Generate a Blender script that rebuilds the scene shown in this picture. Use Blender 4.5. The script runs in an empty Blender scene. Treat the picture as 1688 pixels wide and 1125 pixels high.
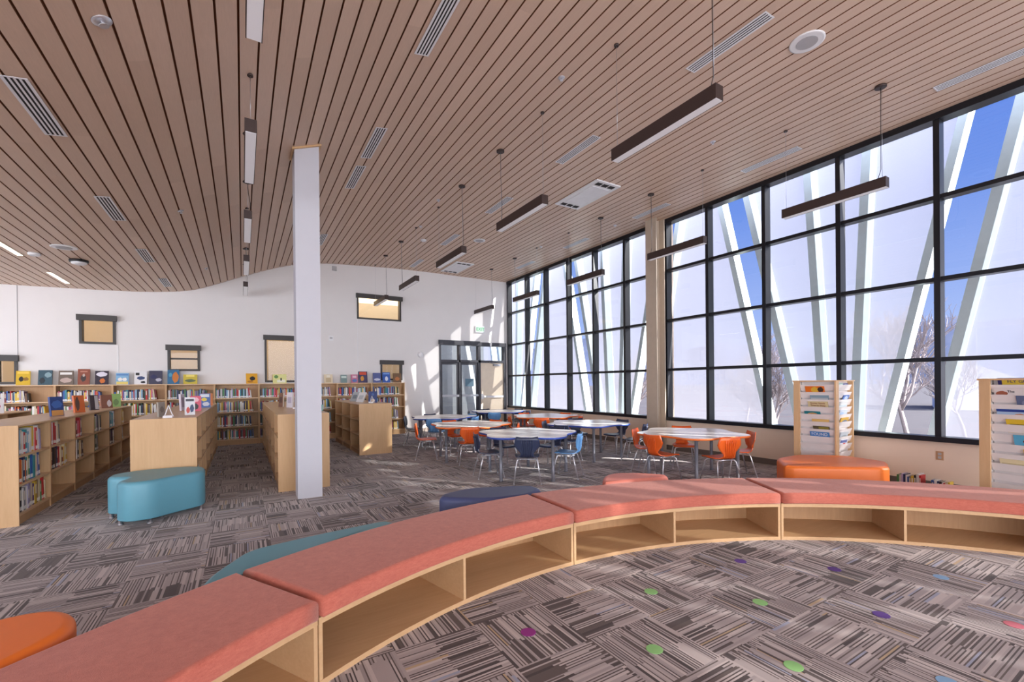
import bpy, math, random
from mathutils import Vector, Matrix
random.seed(7)
PI = math.pi
S = bpy.context.scene
COL = S.collection

# ------------------------------------------------------------------ camera
CAM_H = 1.5
YAW, PITCH, ROLL = math.radians(31.132), math.radians(-0.147), math.radians(-0.547)
FPX, CY = 735.93, 634.68
cd = bpy.data.cameras.new('camera')
cd.sensor_width = 36.0
cd.lens = FPX / 1688 * 36.0
cd.shift_y = (CY - 562.5) / 1688
cd.clip_start, cd.clip_end = 0.05, 4000
cam = bpy.data.objects.new('camera', cd)
COL.objects.link(cam)
fw = Vector((math.sin(YAW) * math.cos(PITCH), math.cos(YAW) * math.cos(PITCH), math.sin(PITCH)))
rt = Vector((math.cos(YAW), -math.sin(YAW), 0))
up = rt.cross(fw)
r2 = rt * math.cos(ROLL) + up * math.sin(ROLL)
u2 = -rt * math.sin(ROLL) + up * math.cos(ROLL)
cam.matrix_world = Matrix(((r2.x, u2.x, -fw.x, 0), (r2.y, u2.y, -fw.y, 0), (r2.z, u2.z, -fw.z, CAM_H), (0, 0, 0, 1)))
S.camera = cam

def project(p):
    d = Vector(p) - Vector((0, 0, CAM_H))
    z = d.dot(fw)
    if z < 0.05:
        return None
    return 844 + FPX * d.dot(r2) / z, CY - FPX * d.dot(u2) / z, z

# ------------------------------------------------------------------ colour management
vs = S.view_settings
vs.view_transform = 'Standard'
vs.look = 'None'
vs.gamma = 1.0
vs.use_curve_mapping = False
vs.exposure = 0.75

# ------------------------------------------------------------------ world: blue winter sky, brighter towards the sun side and behind
w = bpy.data.worlds.new('sky')
S.world = w
w.use_nodes = True
wn, wl = w.node_tree.nodes, w.node_tree.links
wn.clear()
tc = wn.new('ShaderNodeTexCoord')
sep = wn.new('ShaderNodeSeparateXYZ'); wl.new(tc.outputs['Generated'], sep.inputs[0])
ramp = wn.new('ShaderNodeValToRGB'); wl.new(sep.outputs['Z'], ramp.inputs[0])
el = ramp.color_ramp.elements
el[0].position = 0.0; el[0].color = (0.3297, 0.4082, 0.6280, 1)
el[1].position = 0.6; el[1].color = (0.0628, 0.1335, 0.4867, 1)
e = el.new(0.16); e.color = (0.2120, 0.2983, 0.5809, 1)
e = el.new(0.32); e.color = (0.1060, 0.1963, 0.5260, 1)
dot = wn.new('ShaderNodeVectorMath'); dot.operation = 'DOT_PRODUCT'
wl.new(tc.outputs['Generated'], dot.inputs[0]); dot.inputs[1].default_value = (-0.22, -0.975, 0.0)
mr = wn.new('ShaderNodeMapRange'); wl.new(dot.outputs['Value'], mr.inputs['Value'])
mr.inputs['From Min'].default_value = 0.05; mr.inputs['From Max'].default_value = 0.75
mixc = wn.new('ShaderNodeMix'); mixc.data_type = 'RGBA'
wl.new(mr.outputs['Result'], mixc.inputs['Factor'])
wl.new(ramp.outputs['Color'], mixc.inputs['A'])
mixc.inputs['B'].default_value = (4.0, 4.12, 4.5, 1)
bg = wn.new('ShaderNodeBackground'); wl.new(mixc.outputs['Result'], bg.inputs['Color'])
bg.inputs['Strength'].default_value = 1.0
wo = wn.new('ShaderNodeOutputWorld'); wl.new(bg.outputs[0], wo.inputs[0])

# ------------------------------------------------------------------ sun: low winter sun through the window wall
SUN_DIR = Vector((-0.58, 0.80, -0.47)).normalized()
sd = bpy.data.lights.new('sun', 'SUN')
sd.energy = 12.0
sd.color = (1.0, 0.96, 0.90)
sd.angle = math.radians(0.53)
sun = bpy.data.objects.new('sun', sd)
sun.rotation_euler = SUN_DIR.to_track_quat('-Z', 'Y').to_euler()
sun.location = (30, -30, 20)
COL.objects.link(sun)

# ================================================================== materials
def lin(c):
    out = []
    for v in c:
        v /= 255.0
        out.append(v / 12.92 if v <= 0.04045 else ((v + 0.055) / 1.055) ** 2.4)
    return tuple(out) + (1.0,)

class NT:
    def __init__(self, name):
        self.mat = bpy.data.materials.new(name)
        self.mat.use_nodes = True
        self.n, self.l = self.mat.node_tree.nodes, self.mat.node_tree.links
        self.b = self.n['Principled BSDF']
        self.out = self.n['Material Output']
    def set(self, sock, v):
        if hasattr(v, 'is_output') or isinstance(v, bpy.types.NodeSocket):
            self.l.new(v, sock)
        else:
            sock.default_value = v
    def m(self, op, a, b=None, c=None):
        nd = self.n.new('ShaderNodeMath'); nd.operation = op
        for i, v in enumerate((a, b, c)):
            if v is not None:
                self.set(nd.inputs[i], v)
        return nd.outputs[0]
    def mix(self, f, a, b):
        nd = self.n.new('ShaderNodeMix'); nd.data_type = 'RGBA'
        self.set(nd.inputs['Factor'], f); self.set(nd.inputs['A'], a); self.set(nd.inputs['B'], b)
        return nd.outputs['Result']
    def coord(self, kind='Object', scale=(1, 1, 1)):
        t = self.n.new('ShaderNodeTexCoord')
        mp = self.n.new('ShaderNodeMapping'); mp.inputs['Scale'].default_value = scale
        self.l.new(t.outputs[kind], mp.inputs[0])
        return mp.outputs[0]
    def pos(self):
        return self.n.new('ShaderNodeNewGeometry').outputs['Position']
    def sepxyz(self, v):
        s = self.n.new('ShaderNodeSeparateXYZ'); self.l.new(v, s.inputs[0]); return s.outputs
    def comb(self, x, y, z):
        s = self.n.new('ShaderNodeCombineXYZ')
        for i, v in enumerate((x, y, z)): self.set(s.inputs[i], v)
        return s.outputs[0]
    def noise(self, vec, scale, detail=3, rough=0.5):
        nd = self.n.new('ShaderNodeTexNoise'); self.l.new(vec, nd.inputs['Vector'])
        nd.inputs['Scale'].default_value = scale; nd.inputs['Detail'].default_value = detail
        nd.inputs['Roughness'].default_value = rough
        return nd.outputs['Fac']
    def white(self, vec):
        nd = self.n.new('ShaderNodeTexWhiteNoise'); nd.noise_dimensions = '3D'; self.l.new(vec, nd.inputs['Vector'])
        return nd.outputs['Value']
    def ramp(self, f, stops, constant=False):
        nd = self.n.new('ShaderNodeValToRGB'); self.l.new(f, nd.inputs[0])
        cr = nd.color_ramp
        if constant: cr.interpolation = 'CONSTANT'
        cr.elements[0].position, cr.elements[0].color = stops[0]
        cr.elements[1].position, cr.elements[1].color = stops[-1]
        for p, c in stops[1:-1]:
            e = cr.elements.new(p); e.color = c
        return nd.outputs[0]
    def bump(self, h, strength=0.2, dist=0.01):
        nd = self.n.new('ShaderNodeBump'); nd.inputs['Strength'].default_value = strength
        nd.inputs['Distance'].default_value = dist
        self.l.new(h, nd.inputs['Height']); self.l.new(nd.outputs[0], self.b.inputs['Normal'])

def plain(name, rgb, rough=0.6, metal=0.0, spec=0.5, var=0.04, scale=9):
    t = NT(name)
    c = lin(rgb)
    n = t.noise(t.coord(), scale)
    d = tuple(max(0, v * (1 - var * 2)) for v in c[:3]) + (1,)
    u = tuple(min(1, v * (1 + var * 2)) for v in c[:3]) + (1,)
    t.set(t.b.inputs['Base Color'], t.mix(n, d, u))
    t.b.inputs['Roughness'].default_value = rough
    t.b.inputs['Metallic'].default_value = metal
    t.b.inputs['Specular IOR Level'].default_value = spec
    return t.mat

def wood(name, ca, cb, axis='z', rough=0.45, scale=6, spec=0.35):
    t = NT(name)
    sc = {'z': (9, 9, 0.7), 'x': (0.7, 9, 9), 'y': (9, 0.7, 9)}[axis]
    v = t.coord('Object', sc)
    n1 = t.noise(v, scale, 5, 0.6)
    n2 = t.noise(t.coord('Object', tuple(s * .35 for s in sc)), 3, 2)
    f = t.m('ADD', t.m('MULTIPLY', n1, .7), t.m('MULTIPLY', n2, .5))
    f = t.m('SUBTRACT', f, 0.1)
    t.set(t.b.inputs['Base Color'], t.mix(f, lin(ca), lin(cb)))
    t.b.inputs['Roughness'].default_value = rough
    t.b.inputs['Specular IOR Level'].default_value = spec
    return t.mat

def emit(name, rgb, strength):
    t = NT(name)
    t.b.inputs['Base Color'].default_value = lin(rgb)
    t.b.inputs['Emission Color'].default_value = lin(rgb)
    t.b.inputs['Emission Strength'].default_value = strength
    return t.mat

def make_carpet():
    t = NT('striped_carpet_tile')
    x, y, z = t.sepxyz(t.pos())
    u = t.m('MULTIPLY', t.m('SUBTRACT', x, 0.22), 2.0)
    v = t.m('MULTIPLY', y, 2.0)
    iu, iv = t.m('FLOOR', u), t.m('FLOOR', v)
    fu, fv = t.m('SUBTRACT', u, iu), t.m('SUBTRACT', v, iv)
    par = t.m('FLOORED_MODULO', t.m('ADD', iu, iv), 2.0)
    ipar = t.m('SUBTRACT', 1.0, par)
    across = t.m('ADD', t.m('MULTIPLY', fu, ipar), t.m('MULTIPLY', fv, par))
    along = t.m('ADD', t.m('MULTIPLY', fv, ipar), t.m('MULTIPLY', fu, par))
    st = t.m('MULTIPLY', across, 27.0)
    idx = t.m('FLOOR', st)
    line = t.m('LESS_THAN', t.m('SUBTRACT', st, idx), 0.40)        # thin line beside a broader band
    cell = t.m('ADD', t.m('MULTIPLY', iu, 57.3), idx)
    off = t.white(t.comb(cell, iv, 3.3))
    seg = t.m('FLOOR', t.m('ADD', t.m('MULTIPLY', along, 2.0), t.m('MULTIPLY', off, 0.30)))
    n1 = t.white(t.comb(cell, iv, seg))
    n4 = t.white(t.comb(cell, iv, t.m('ADD', seg, 21.7)))
    n2 = t.white(t.comb(iu, iv, seg))                 # density of each half tile
    dark_line = t.m('LESS_THAN', n4, t.m('ADD', 0.50, t.m('MULTIPLY', n2, 0.4)))
    dark_band = t.m('LESS_THAN', n1, t.m('MULTIPLY', t.m('POWER', n2, 2.0), 0.62))
    dark = t.m('ADD', t.m('MULTIPLY', dark_line, line), t.m('MULTIPLY', dark_band, t.m('SUBTRACT', 1.0, line)))
    n3 = t.white(t.comb(cell, iv, t.m('ADD', seg, 9.1)))
    light = t.ramp(n3, [(0.0, lin((186, 175, 174))), (0.35, lin((200, 189, 187))), (0.6, lin((174, 164, 164))), (0.8, lin((214, 203, 200))), (0.955, lin((200, 174, 138))), (0.975, lin((166, 172, 196)))], True)
    darkc = t.ramp(n3, [(0.0, lin((76, 67, 66))), (0.4, lin((94, 83, 80))), (0.75, lin((60, 53, 54)))], True)
    base = t.mix(dark, light, darkc)
    fine = t.noise(t.pos(), 420, 2)
    base2 = t.mix(t.m('MULTIPLY', fine, 0.45), base, lin((122, 111, 109)))
    t.set(t.b.inputs['Base Color'], base2)
    t.b.inputs['Roughness'].default_value = 0.95
    t.b.inputs['Specular IOR Level'].default_value = 0.1
    t.b.inputs['Sheen Weight'].default_value = 0.18
    t.b.inputs['Sheen Roughness'].default_value = 0.4
    t.bump(fine, 0.35, 0.004)
    return t.mat

def make_plank():
    t = NT('maple_ceiling_plank')
    x, y, z = t.sepxyz(t.pos())
    i = t.m('FLOOR', t.m('DIVIDE', x, 0.15))
    j = t.m('FLOOR', t.m('ADD', t.m('DIVIDE', y, 2.44), t.m('MULTIPLY', i, 0.37)))
    n = t.white(t.comb(i, j, 1.7))
    g = t.noise(t.coord('Object', (16, 1.2, 16)), 7, 5, 0.65)
    f = t.m('ADD', t.m('MULTIPLY', n, 0.35), t.m('MULTIPLY', g, 0.65))
    t.set(t.b.inputs['Base Color'], t.mix(f, lin((200, 172, 150)), lin((228, 200, 178))))
    t.b.inputs['Roughness'].default_value = 0.42
    t.b.inputs['Specular IOR Level'].default_value = 0.4
    return t.mat

def make_fabric(name, ca, cb):
    t = NT(name)
    a = t.noise(t.coord('Object', (1, 1, 4)), 26, 6, 0.75)
    b = t.noise(t.coord('Object', (260, 260, 260)), 1.0, 2)
    f = t.m('ADD', t.m('MULTIPLY', a, 1.1), t.m('MULTIPLY', b, 0.5))
    f = t.m('SUBTRACT', f, 0.3)
    t.set(t.b.inputs['Base Color'], t.mix(f, lin(ca), lin(cb)))
    t.b.inputs['Roughness'].default_value = 0.9
    t.b.inputs['Specular IOR Level'].default_value = 0.2
    t.b.inputs['Sheen Weight'].default_value = 0.4
    t.b.inputs['Sheen Tint'].default_value = (1.0, 0.72, 0.64, 1)
    t.bump(b, 0.3, 0.003)
    return t.mat

def make_glass(name, tint=(0.93, 0.95, 0.97), refl=1.0):
    t = NT(name)
    tr = t.n.new('ShaderNodeBsdfTransparent'); tr.inputs[0].default_value = tint + (1,)
    gl = t.n.new('ShaderNodeBsdfGlossy'); gl.inputs['Roughness'].default_value = 0.0
    lw = t.n.new('ShaderNodeLayerWeight'); lw.inputs['Blend'].default_value = 0.5
    sch = t.m('ADD', 0.04, t.m('MULTIPLY', t.m('POWER', lw.outputs['Facing'], 5.0), 0.96))
    mx = t.n.new('ShaderNodeMixShader')
    t.l.new(t.m('MULTIPLY', sch, refl), mx.inputs[0]); t.l.new(tr.outputs[0], mx.inputs[1]); t.l.new(gl.outputs[0], mx.inputs[2])
    t.l.new(mx.outputs[0], t.out.inputs[0])
    return t.mat

def make_screen():
    t = NT('perforated_white_metal')
    tr = t.n.new('ShaderNodeBsdfTransparent'); tr.inputs[0].default_value = (1, 1, 1, 1)
    df = t.n.new('ShaderNodeBsdfDiffuse'); df.inputs[0].default_value = (0.46, 0.46, 0.51, 1)
    tl = t.n.new('ShaderNodeBsdfTranslucent'); tl.inputs[0].default_value = (0.44, 0.44, 0.51, 1)
    m1 = t.n.new('ShaderNodeMixShader'); m1.inputs[0].default_value = 0.42
    t.l.new(df.outputs[0], m1.inputs[1]); t.l.new(tl.outputs[0], m1.inputs[2])
    m2 = t.n.new('ShaderNodeMixShader'); # holes in thick sheet: more see-through face on than at a slant
    lw = t.n.new('ShaderNodeLayerWeight'); lw.inputs['Blend'].default_value = 0.5
    open_ = t.m('MULTIPLY', t.m('POWER', t.m('SUBTRACT', 1.0, lw.outputs['Facing']), 1.6), 0.40)
    t.l.new(t.m('SUBTRACT', 1.0, open_), m2.inputs[0])
    t.l.new(tr.outputs[0], m2.inputs[1]); t.l.new(m1.outputs[0], m2.inputs[2])
    t.l.new(m2.outputs[0], t.out.inputs[0])
    return t.mat

def make_objcolor(name, rough=0.45, attr=None):
    t = NT(name)
    if attr:
        nd = t.n.new('ShaderNodeAttribute'); nd.attribute_name = attr
        t.l.new(nd.outputs['Color'], t.b.inputs['Base Color'])
    else:
        nd = t.n.new('ShaderNodeObjectInfo')
        t.l.new(nd.outputs['Color'], t.b.inputs['Base Color'])
    t.b.inputs['Roughness'].default_value = rough
    return t.mat

M = {}
M['carpet'] = make_carpet()
M['plank'] = make_plank()
M['plank_edge'] = plain('plank_edge_brown', (140, 92, 60), 0.7)
M['plenum'] = plain('dark_plenum_felt', (116, 70, 42), 0.95)
M['wall'] = plain('warm_white_paint', (231, 228, 227), 0.75, spec=0.25, var=0.01, scale=3)
M['knee'] = plain('cream_paint', (244, 220, 198), 0.75, spec=0.2, var=0.01)
M['tan'] = plain('tan_corridor_paint', (214, 186, 140), 0.8, var=0.02)
M['baseboard'] = plain('grey_brown_vinyl', (112, 100, 92), 0.6)
M['black_frame'] = plain('black_anodised_metal', (30, 31, 36), 0.35, 0.3)
M['grey_frame'] = plain('dark_grey_metal', (74, 74, 80), 0.4, 0.3)
M['window_frame'] = plain('charcoal_window_frame', (62, 59, 58), 0.5)
M['glass'] = make_glass('clear_glass')
M['dglass'] = make_glass('door_glass', (0.80, 0.83, 0.84), 1.3)
M['column'] = plain('white_column_paint', (196, 196, 203), 0.6, var=0.01)
M['steel_beige'] = plain('beige_steel_paint', (186, 170, 152), 0.5)
M['post'] = plain('white_powder_coat', (196, 210, 212), 0.5)
M['screen'] = make_screen()
M['maple'] = wood('maple_veneer', (192, 152, 108), (220, 184, 140), 'z')
M['maple_x'] = wood('maple_top', (210, 172, 130), (236, 204, 164), 'y', 0.3)
M['maple_in'] = wood('maple_inner', (182, 142, 100), (210, 172, 130), 'z')
M['oak'] = wood('oak_bench_wood', (168, 126, 86), (204, 164, 122), 'z', 0.5)
M['oak_top'] = wood('oak_bench_edge', (186, 146, 104), (214, 178, 136), 'x', 0.5)
M['birch'] = wood('birch_plywood', (206, 166, 122), (230, 194, 150), 'z', 0.4)
M['coral'] = make_fabric('coral_tweed', (156, 73, 61), (206, 123, 104))
M['coral_vinyl'] = plain('coral_vinyl', (220, 130, 112), 0.5)
M['turq'] = plain('turquoise_vinyl', (100, 162, 180), 0.42, var=0.02)
M['navy'] = plain('navy_vinyl', (70, 78, 118), 0.45, var=0.02)
M['orange_vinyl'] = plain('orange_vinyl', (240, 122, 42), 0.42, var=0.02)
M['steel'] = plain('brushed_steel', (190, 190, 196), 0.3, 0.9)
M['chrome'] = plain('chrome', (222, 222, 228), 0.28, 0.7)
M['black_plastic'] = plain('black_plastic', (28, 27, 28), 0.5)
M['white_plastic'] = plain('white_plastic', (236, 236, 238), 0.45)
M['grey_plastic'] = plain('grey_plastic', (176, 174, 176), 0.5)
M['laminate'] = plain('white_laminate', (250, 244, 238), 0.28, var=0.01)
M['table_leg'] = plain('grey_powder_coat', (132, 134, 144), 0.4, 0.3)
M['blue_edge'] = plain('blue_edge_band', (58, 84, 170), 0.4)
M['orange_edge'] = plain('orange_edge_band', (236, 120, 52), 0.4)
M['orange_shell'] = plain('orange_chair_plastic', (228, 98, 34), 0.32, var=0.02)
M['navy_shell'] = plain('navy_chair_plastic', (50, 58, 84), 0.32, var=0.02)
M['blue_shell'] = plain('sky_blue_chair_plastic', (104, 156, 208), 0.3, var=0.02)
M['bronze'] = plain('dark_bronze_metal', (62, 48, 45), 0.5, 0.2)
M['diffuser'] = emit('lamp_diffuser', (216, 214, 218), 0.14)
M['lit'] = emit('lit_lens', (255, 238, 205), 4.0)
M['vent'] = plain('white_vent_metal', (238, 238, 242), 0.45)
M['slot'] = plain('dark_slot', (44, 42, 44), 0.8)
M['book_cover'] = make_objcolor('book_cover')
M['tinted_cover'] = make_objcolor('tinted_cover', 0.45, 'tint')
M['pages'] = plain('book_pages', (232, 224, 208), 0.8)
M['sticker'] = plain('white_spine_sticker', (240, 240, 240), 0.5)
M['acrylic'] = plain('frosted_white_acrylic', (238, 232, 230), 0.25)
M['ground'] = plain('pale_dry_ground', (74, 69, 72), 0.9, var=0.1, scale=0.4)
M['bark'] = plain('pale_bare_bark', (140, 128, 128), 0.8, var=0.15, scale=20)
M['ink'] = plain('black_ink', (30, 30, 34), 0.6)
M['exit_green'] = emit('exit_green', (20, 150, 80), .25)
M['exit_white'] = emit('exit_white', (190, 214, 200), 0.12)

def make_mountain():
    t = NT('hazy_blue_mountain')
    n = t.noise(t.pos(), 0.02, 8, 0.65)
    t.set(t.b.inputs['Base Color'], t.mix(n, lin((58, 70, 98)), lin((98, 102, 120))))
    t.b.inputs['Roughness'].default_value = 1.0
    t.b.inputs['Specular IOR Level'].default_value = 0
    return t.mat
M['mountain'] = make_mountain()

# ================================================================== mesh helpers
class MB:
    def __init__(self):
        self.v, self.f, self.mi, self.sm = [], [], [], []
    def face(self, idx, m=0, s=False):
        self.f.append(tuple(idx)); self.mi.append(m); self.sm.append(s)
    def add(self, vs, fs, m=0, s=False):
        b = len(self.v)
        self.v += [tuple(p) for p in vs]
        for q in fs: self.face([b + i for i in q], m, s)
        return b
    def box(self, x0, x1, y0, y1, z0, z1, m=0):
        self.add([(x0, y0, z0), (x1, y0, z0), (x1, y1, z0), (x0, y1, z0), (x0, y0, z1), (x1, y0, z1), (x1, y1, z1), (x0, y1, z1)],
                 [(0, 3, 2, 1), (4, 5, 6, 7), (0, 1, 5, 4), (1, 2, 6, 5), (2, 3, 7, 6), (3, 0, 4, 7)], m)
    def hexa(self, bottom, top, m=0, s=False):
        n = len(bottom)
        b = self.add(list(bottom) + list(top), [], m)
        self.face([b + i for i in range(n)][::-1], m); self.face([b + n + i for i in range(n)], m)
        for i in range(n):
            j = (i + 1) % n
            self.face((b + i, b + j, b + n + j, b + n + i), m, s)
    def rings(self, rings, m=0, s=True, cap=True):
        n = len(rings[0])
        b = self.add([p for r in rings for p in r], [], m)
        for k in range(len(rings) - 1):
            for i in range(n):
                j = (i + 1) % n
                self.face((b + k * n + i, b + k * n + j, b + (k + 1) * n + j, b + (k + 1) * n + i), m, s)
        if cap:
            self.face([b + i for i in range(n)][::-1], m)
            self.face([b + (len(rings) - 1) * n + i for i in range(n)], m)
    def tube(self, pts, r, n=8, m=0, taper=None):
        pts = [Vector(p) for p in pts]
        rs = []
        prev = None
        for i, p in enumerate(pts):
            t = (pts[min(i + 1, len(pts) - 1)] - pts[max(i - 1, 0)]).normalized()
            a = prev if prev is not None else (Vector((0, 0, 1)) if abs(t.z) < 0.9 else Vector((1, 0, 0)))
            a = (a - t * a.dot(t)).normalized()
            prev = a
            c = t.cross(a)
            rr = r if taper is None else taper[i]
            rs.append([p + (a * math.cos(2 * PI * k / n) + c * math.sin(2 * PI * k / n)) * rr for k in range(n)])
        self.rings(rs, m, n > 4)
    def lathe(self, prof, n=24, c=(0, 0, 0), m=0):
        self.rings([[(c[0] + r * math.cos(2 * PI * k / n), c[1] + r * math.sin(2 * PI * k / n), c[2] + z) for k in range(n)] for r, z in prof], m)
    def build(self, name, mats, parent=None, loc=None, rot=None):
        me = bpy.data.meshes.new(name)
        me.from_pydata(self.v, [], self.f)
        if not isinstance(mats, (list, tuple)): mats = [mats]
        for mt in mats: me.materials.append(mt)
        me.polygons.foreach_set('material_index', self.mi)
        me.polygons.foreach_set('use_smooth', self.sm)
        me.update()
        o = bpy.data.objects.new(name, me)
        COL.objects.link(o)
        if parent is not None: o.parent = parent
        if loc is not None: o.location = loc
        if rot is not None: o.rotation_euler = rot
        return o

def tag(o, label, cat, group=None):
    o['label'] = label; o['category'] = cat
    if group: o['group'] = group
    return o
def thing(name, loc, rz=0, label=None, cat=None, group=None):
    o = bpy.data.objects.new(name, None)
    o.empty_display_size = 0.1
    COL.objects.link(o)
    o.location = loc; o.rotation_euler = (0, 0, rz)
    if label: tag(o, label, cat, group)
    return o
def struct(o, label=None):
    o['kind'] = 'structure'
    if label: o['label'] = label; o['category'] = o.name.split('_')[0]
    return o
def copy_tree(o, parent=None):
    c = o.copy(); COL.objects.link(c)
    if parent is not None: c.parent = parent
    for ch in list(o.children): copy_tree(ch, c)
    return c
def box_obj(name, b, mat, parent=None):
    mb = MB(); mb.box(*b); return mb.build(name, mat, parent)

def offset_poly(poly, d):
    n = len(poly); out = []
    for i in range(n):
        p0, p1, p2 = poly[i - 1], poly[i], poly[(i + 1) % n]
        t = Vector((p2[0] - p0[0], p2[1] - p0[1])).normalized()
        out.append((p1[0] - t.y * d, p1[1] + t.x * d))      # inward for counter-clockwise
    return out
def chaikin(poly, it=3, q=0.25):
    for _ in range(it):
        o = []
        for i in range(len(poly)):
            a, b = poly[i], poly[(i + 1) % len(poly)]
            o += [(a[0] * (1 - q) + b[0] * q, a[1] * (1 - q) + b[1] * q), (a[0] * q + b[0] * (1 - q), a[1] * q + b[1] * (1 - q))]
        poly = o
    return poly
def ccw(poly):
    a = sum(poly[i - 1][0] * poly[i][1] - poly[i][0] * poly[i - 1][1] for i in range(len(poly)))
    return poly if a > 0 else poly[::-1]
def pillow(mb, poly, z0, z1, r, r0=None, steps=4, m=0):
    poly = ccw(poly); r0 = r * 0.6 if r0 is None else r0
    rg = []
    for k in range(steps + 1):
        a = PI / 2 * k / steps
        rg.append([(x, y, z0 + r0 * (1 - math.cos(a))) for x, y in offset_poly(poly, r0 * (1 - math.sin(a)))])
    for k in range(steps + 1):
        a = PI / 2 * k / steps
        rg.append([(x, y, z1 - r + r * math.sin(a)) for x, y in offset_poly(poly, r * (1 - math.cos(a)))])
    mb.rings(rg, m)

def text_mesh(name, body, size, mat, parent, loc, rot, extrude=0.001, align='CENTER'):
    cu = bpy.data.curves.new(name, 'FONT')
    cu.body = body; cu.size = size; cu.extrude = extrude; cu.align_x = align; cu.align_y = 'CENTER'
    tmp = bpy.data.objects.new(name, cu)
    COL.objects.link(tmp)
    dg = bpy.context.evaluated_depsgraph_get()
    me = bpy.data.meshes.new_from_object(tmp.evaluated_get(dg))
    bpy.data.objects.remove(tmp); bpy.data.curves.remove(cu)
    me.materials.clear(); me.materials.append(mat)
    o = bpy.data.objects.new(name, me)
    COL.objects.link(o)
    o.parent = parent; o.location = loc; o.rotation_euler = rot
    return o

# ================================================================== room shell
WX, WY = 8.10, 13.72            # window wall plane, back wall plane
XL, YR = -8.0, -9.0
PROF = [(-8.0, 3.70), (-4.34, 3.718), (-3.4, 3.738), (-2.4, 3.765), (-1.84, 3.80), (-1.25, 3.875), (-.95, 3.955), (-.63, 4.085), (.03, 4.385), (.74, 4.68), (1.22, 4.84), (1.95, 4.98), (2.44, 5.025), (3.84, 5.095), (5.0, 5.12), (6.27, 5.115), (8.2, 5.11)]
def ceil_z(x):
    # smooth interpolation (Catmull-Rom on the measured profile)
    for i in range(len(PROF) - 1):
        if x <= PROF[i + 1][0] or i == len(PROF) - 2:
            x0, z0 = PROF[i]; x1, z1 = PROF[i + 1]
            xm, zm = PROF[max(i - 1, 0)]; xp, zp = PROF[min(i + 2, len(PROF) - 1)]
            m0 = (z1 - zm) / (x1 - xm) if i else (z1 - z0) / (x1 - x0)
            m1 = (zp - z0) / (xp - x0)
            h = x1 - x0; t = (x - x0) / h
            return (2*t**3-3*t*t+1)*z0 + (t**3-2*t*t+t)*h*m0 + (-2*t**3+3*t*t)*z1 + (t**3-t*t)*h*m1
    return PROF[-1][1]
def ceil_slope(x):
    return math.atan((ceil_z(x + .05) - ceil_z(x - .05)) / .1)

mb = MB(); mb.add([(XL, YR, 0), (WX + .1, YR, 0), (WX + .1, WY + 2.3, 0), (XL, WY + 2.3, 0)], [(0, 1, 2, 3)])
mb.add([(XL, YR, -.2), (WX + .1, YR, -.2), (WX + .1, WY + 2.3, -.2), (XL, WY + 2.3, -.2)], [(3, 2, 1, 0)])
struct(mb.build('floor', M['carpet']))

mb = MB()
PW, GAP = 0.15, 0.0165
i0, i1 = int(XL / PW), int((WX + .1) / PW)
for i in range(i0, i1):
    xa, xb = i * PW + GAP / 2, (i + 1) * PW - GAP / 2
    za, zb = ceil_z(xa), ceil_z(xb)
    y0, y1 = YR, WY
    b = mb.add([(xa, y0, za), (xb, y0, zb), (xb, y1, zb), (xa, y1, za), (xa, y0, za + .02), (xb, y0, zb + .02), (xb, y1, zb + .02), (xa, y1, za + .02)], [])
    mb.face((b, b + 3, b + 2, b + 1), 0)
    mb.face((b, b + 4, b + 7, b + 3), 1); mb.face((b + 1, b + 2, b + 6, b + 5), 1)
    mb.face((b, b + 1, b + 5, b + 4), 1)
for i in range(i0, i1 + 1):
    xa, xb = i * PW, (i + 1) * PW
    mb.add([(xa, YR, ceil_z(xa) + .024), (xb, YR, ceil_z(xb) + .024), (xb, WY, ceil_z(xb) + .024), (xa, WY, ceil_z(xa) + .024)], [(0, 3, 2, 1)], 2)
struct(mb.build('ceiling', [M['plank'], M['plank_edge'], M['plenum']]))
mb = MB(); mb.box(XL, WX + .3, YR, WY + .15, 5.22, 5.4)
struct(mb.build('roof', M['plenum']))

# back wall with openings (x0, x1, z0, z1)
HOLES = [(-4.47, -4.13, 1.59, 2.18), (-3.15, -2.52, 2.50, 3.13), (-1.56, -0.91, 1.89, 2.50), (0.52, 1.48, 1.60, 2.84), (2.93, 4.26, 3.47, 4.19), (3.61, 4.28, 1.64, 2.22), (5.52, 8.03, 0.0, 2.93)]
xs = sorted({XL, WX + .1} | {h[0] for h in HOLES} | {h[1] for h in HOLES})
zs = sorted({0.0, 5.3} | {h[2] for h in HOLES} | {h[3] for h in HOLES})
mb = MB()
T = 0.14
for i in range(len(xs) - 1):
    k = 0
    while k < len(zs) - 1:
        cx, cz = (xs[i] + xs[i + 1]) / 2, (zs[k] + zs[k + 1]) / 2
        if any(h[0] < cx < h[1] and h[2] < cz < h[3] for h in HOLES):
            k += 1; continue
        k2 = k
        while k2 + 1 < len(zs) - 1 and not any(h[0] < cx < h[1] and h[2] < (zs[k2 + 1] + zs[k2 + 2]) / 2 < h[3] for h in HOLES):
            k2 += 1
        mb.box(xs[i], xs[i + 1], WY, WY + T, zs[k], zs[k2 + 1])
        k = k2 + 1
struct(mb.build('wall_back', M['wall']))
mb = MB(); mb.box(XL, 5.4, WY + 2.0, WY + 2.1, 0, 5.3)
struct(mb.build('wall_corridor', M['tan']))
mb = MB(); mb.box(5.4, WX + .1, WY + 2.0, WY + 2.1, 0, 5.3)
struct(mb.build('wall_vestibule', plain('slate_vestibule_paint', (168, 172, 176), .7)))

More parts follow.
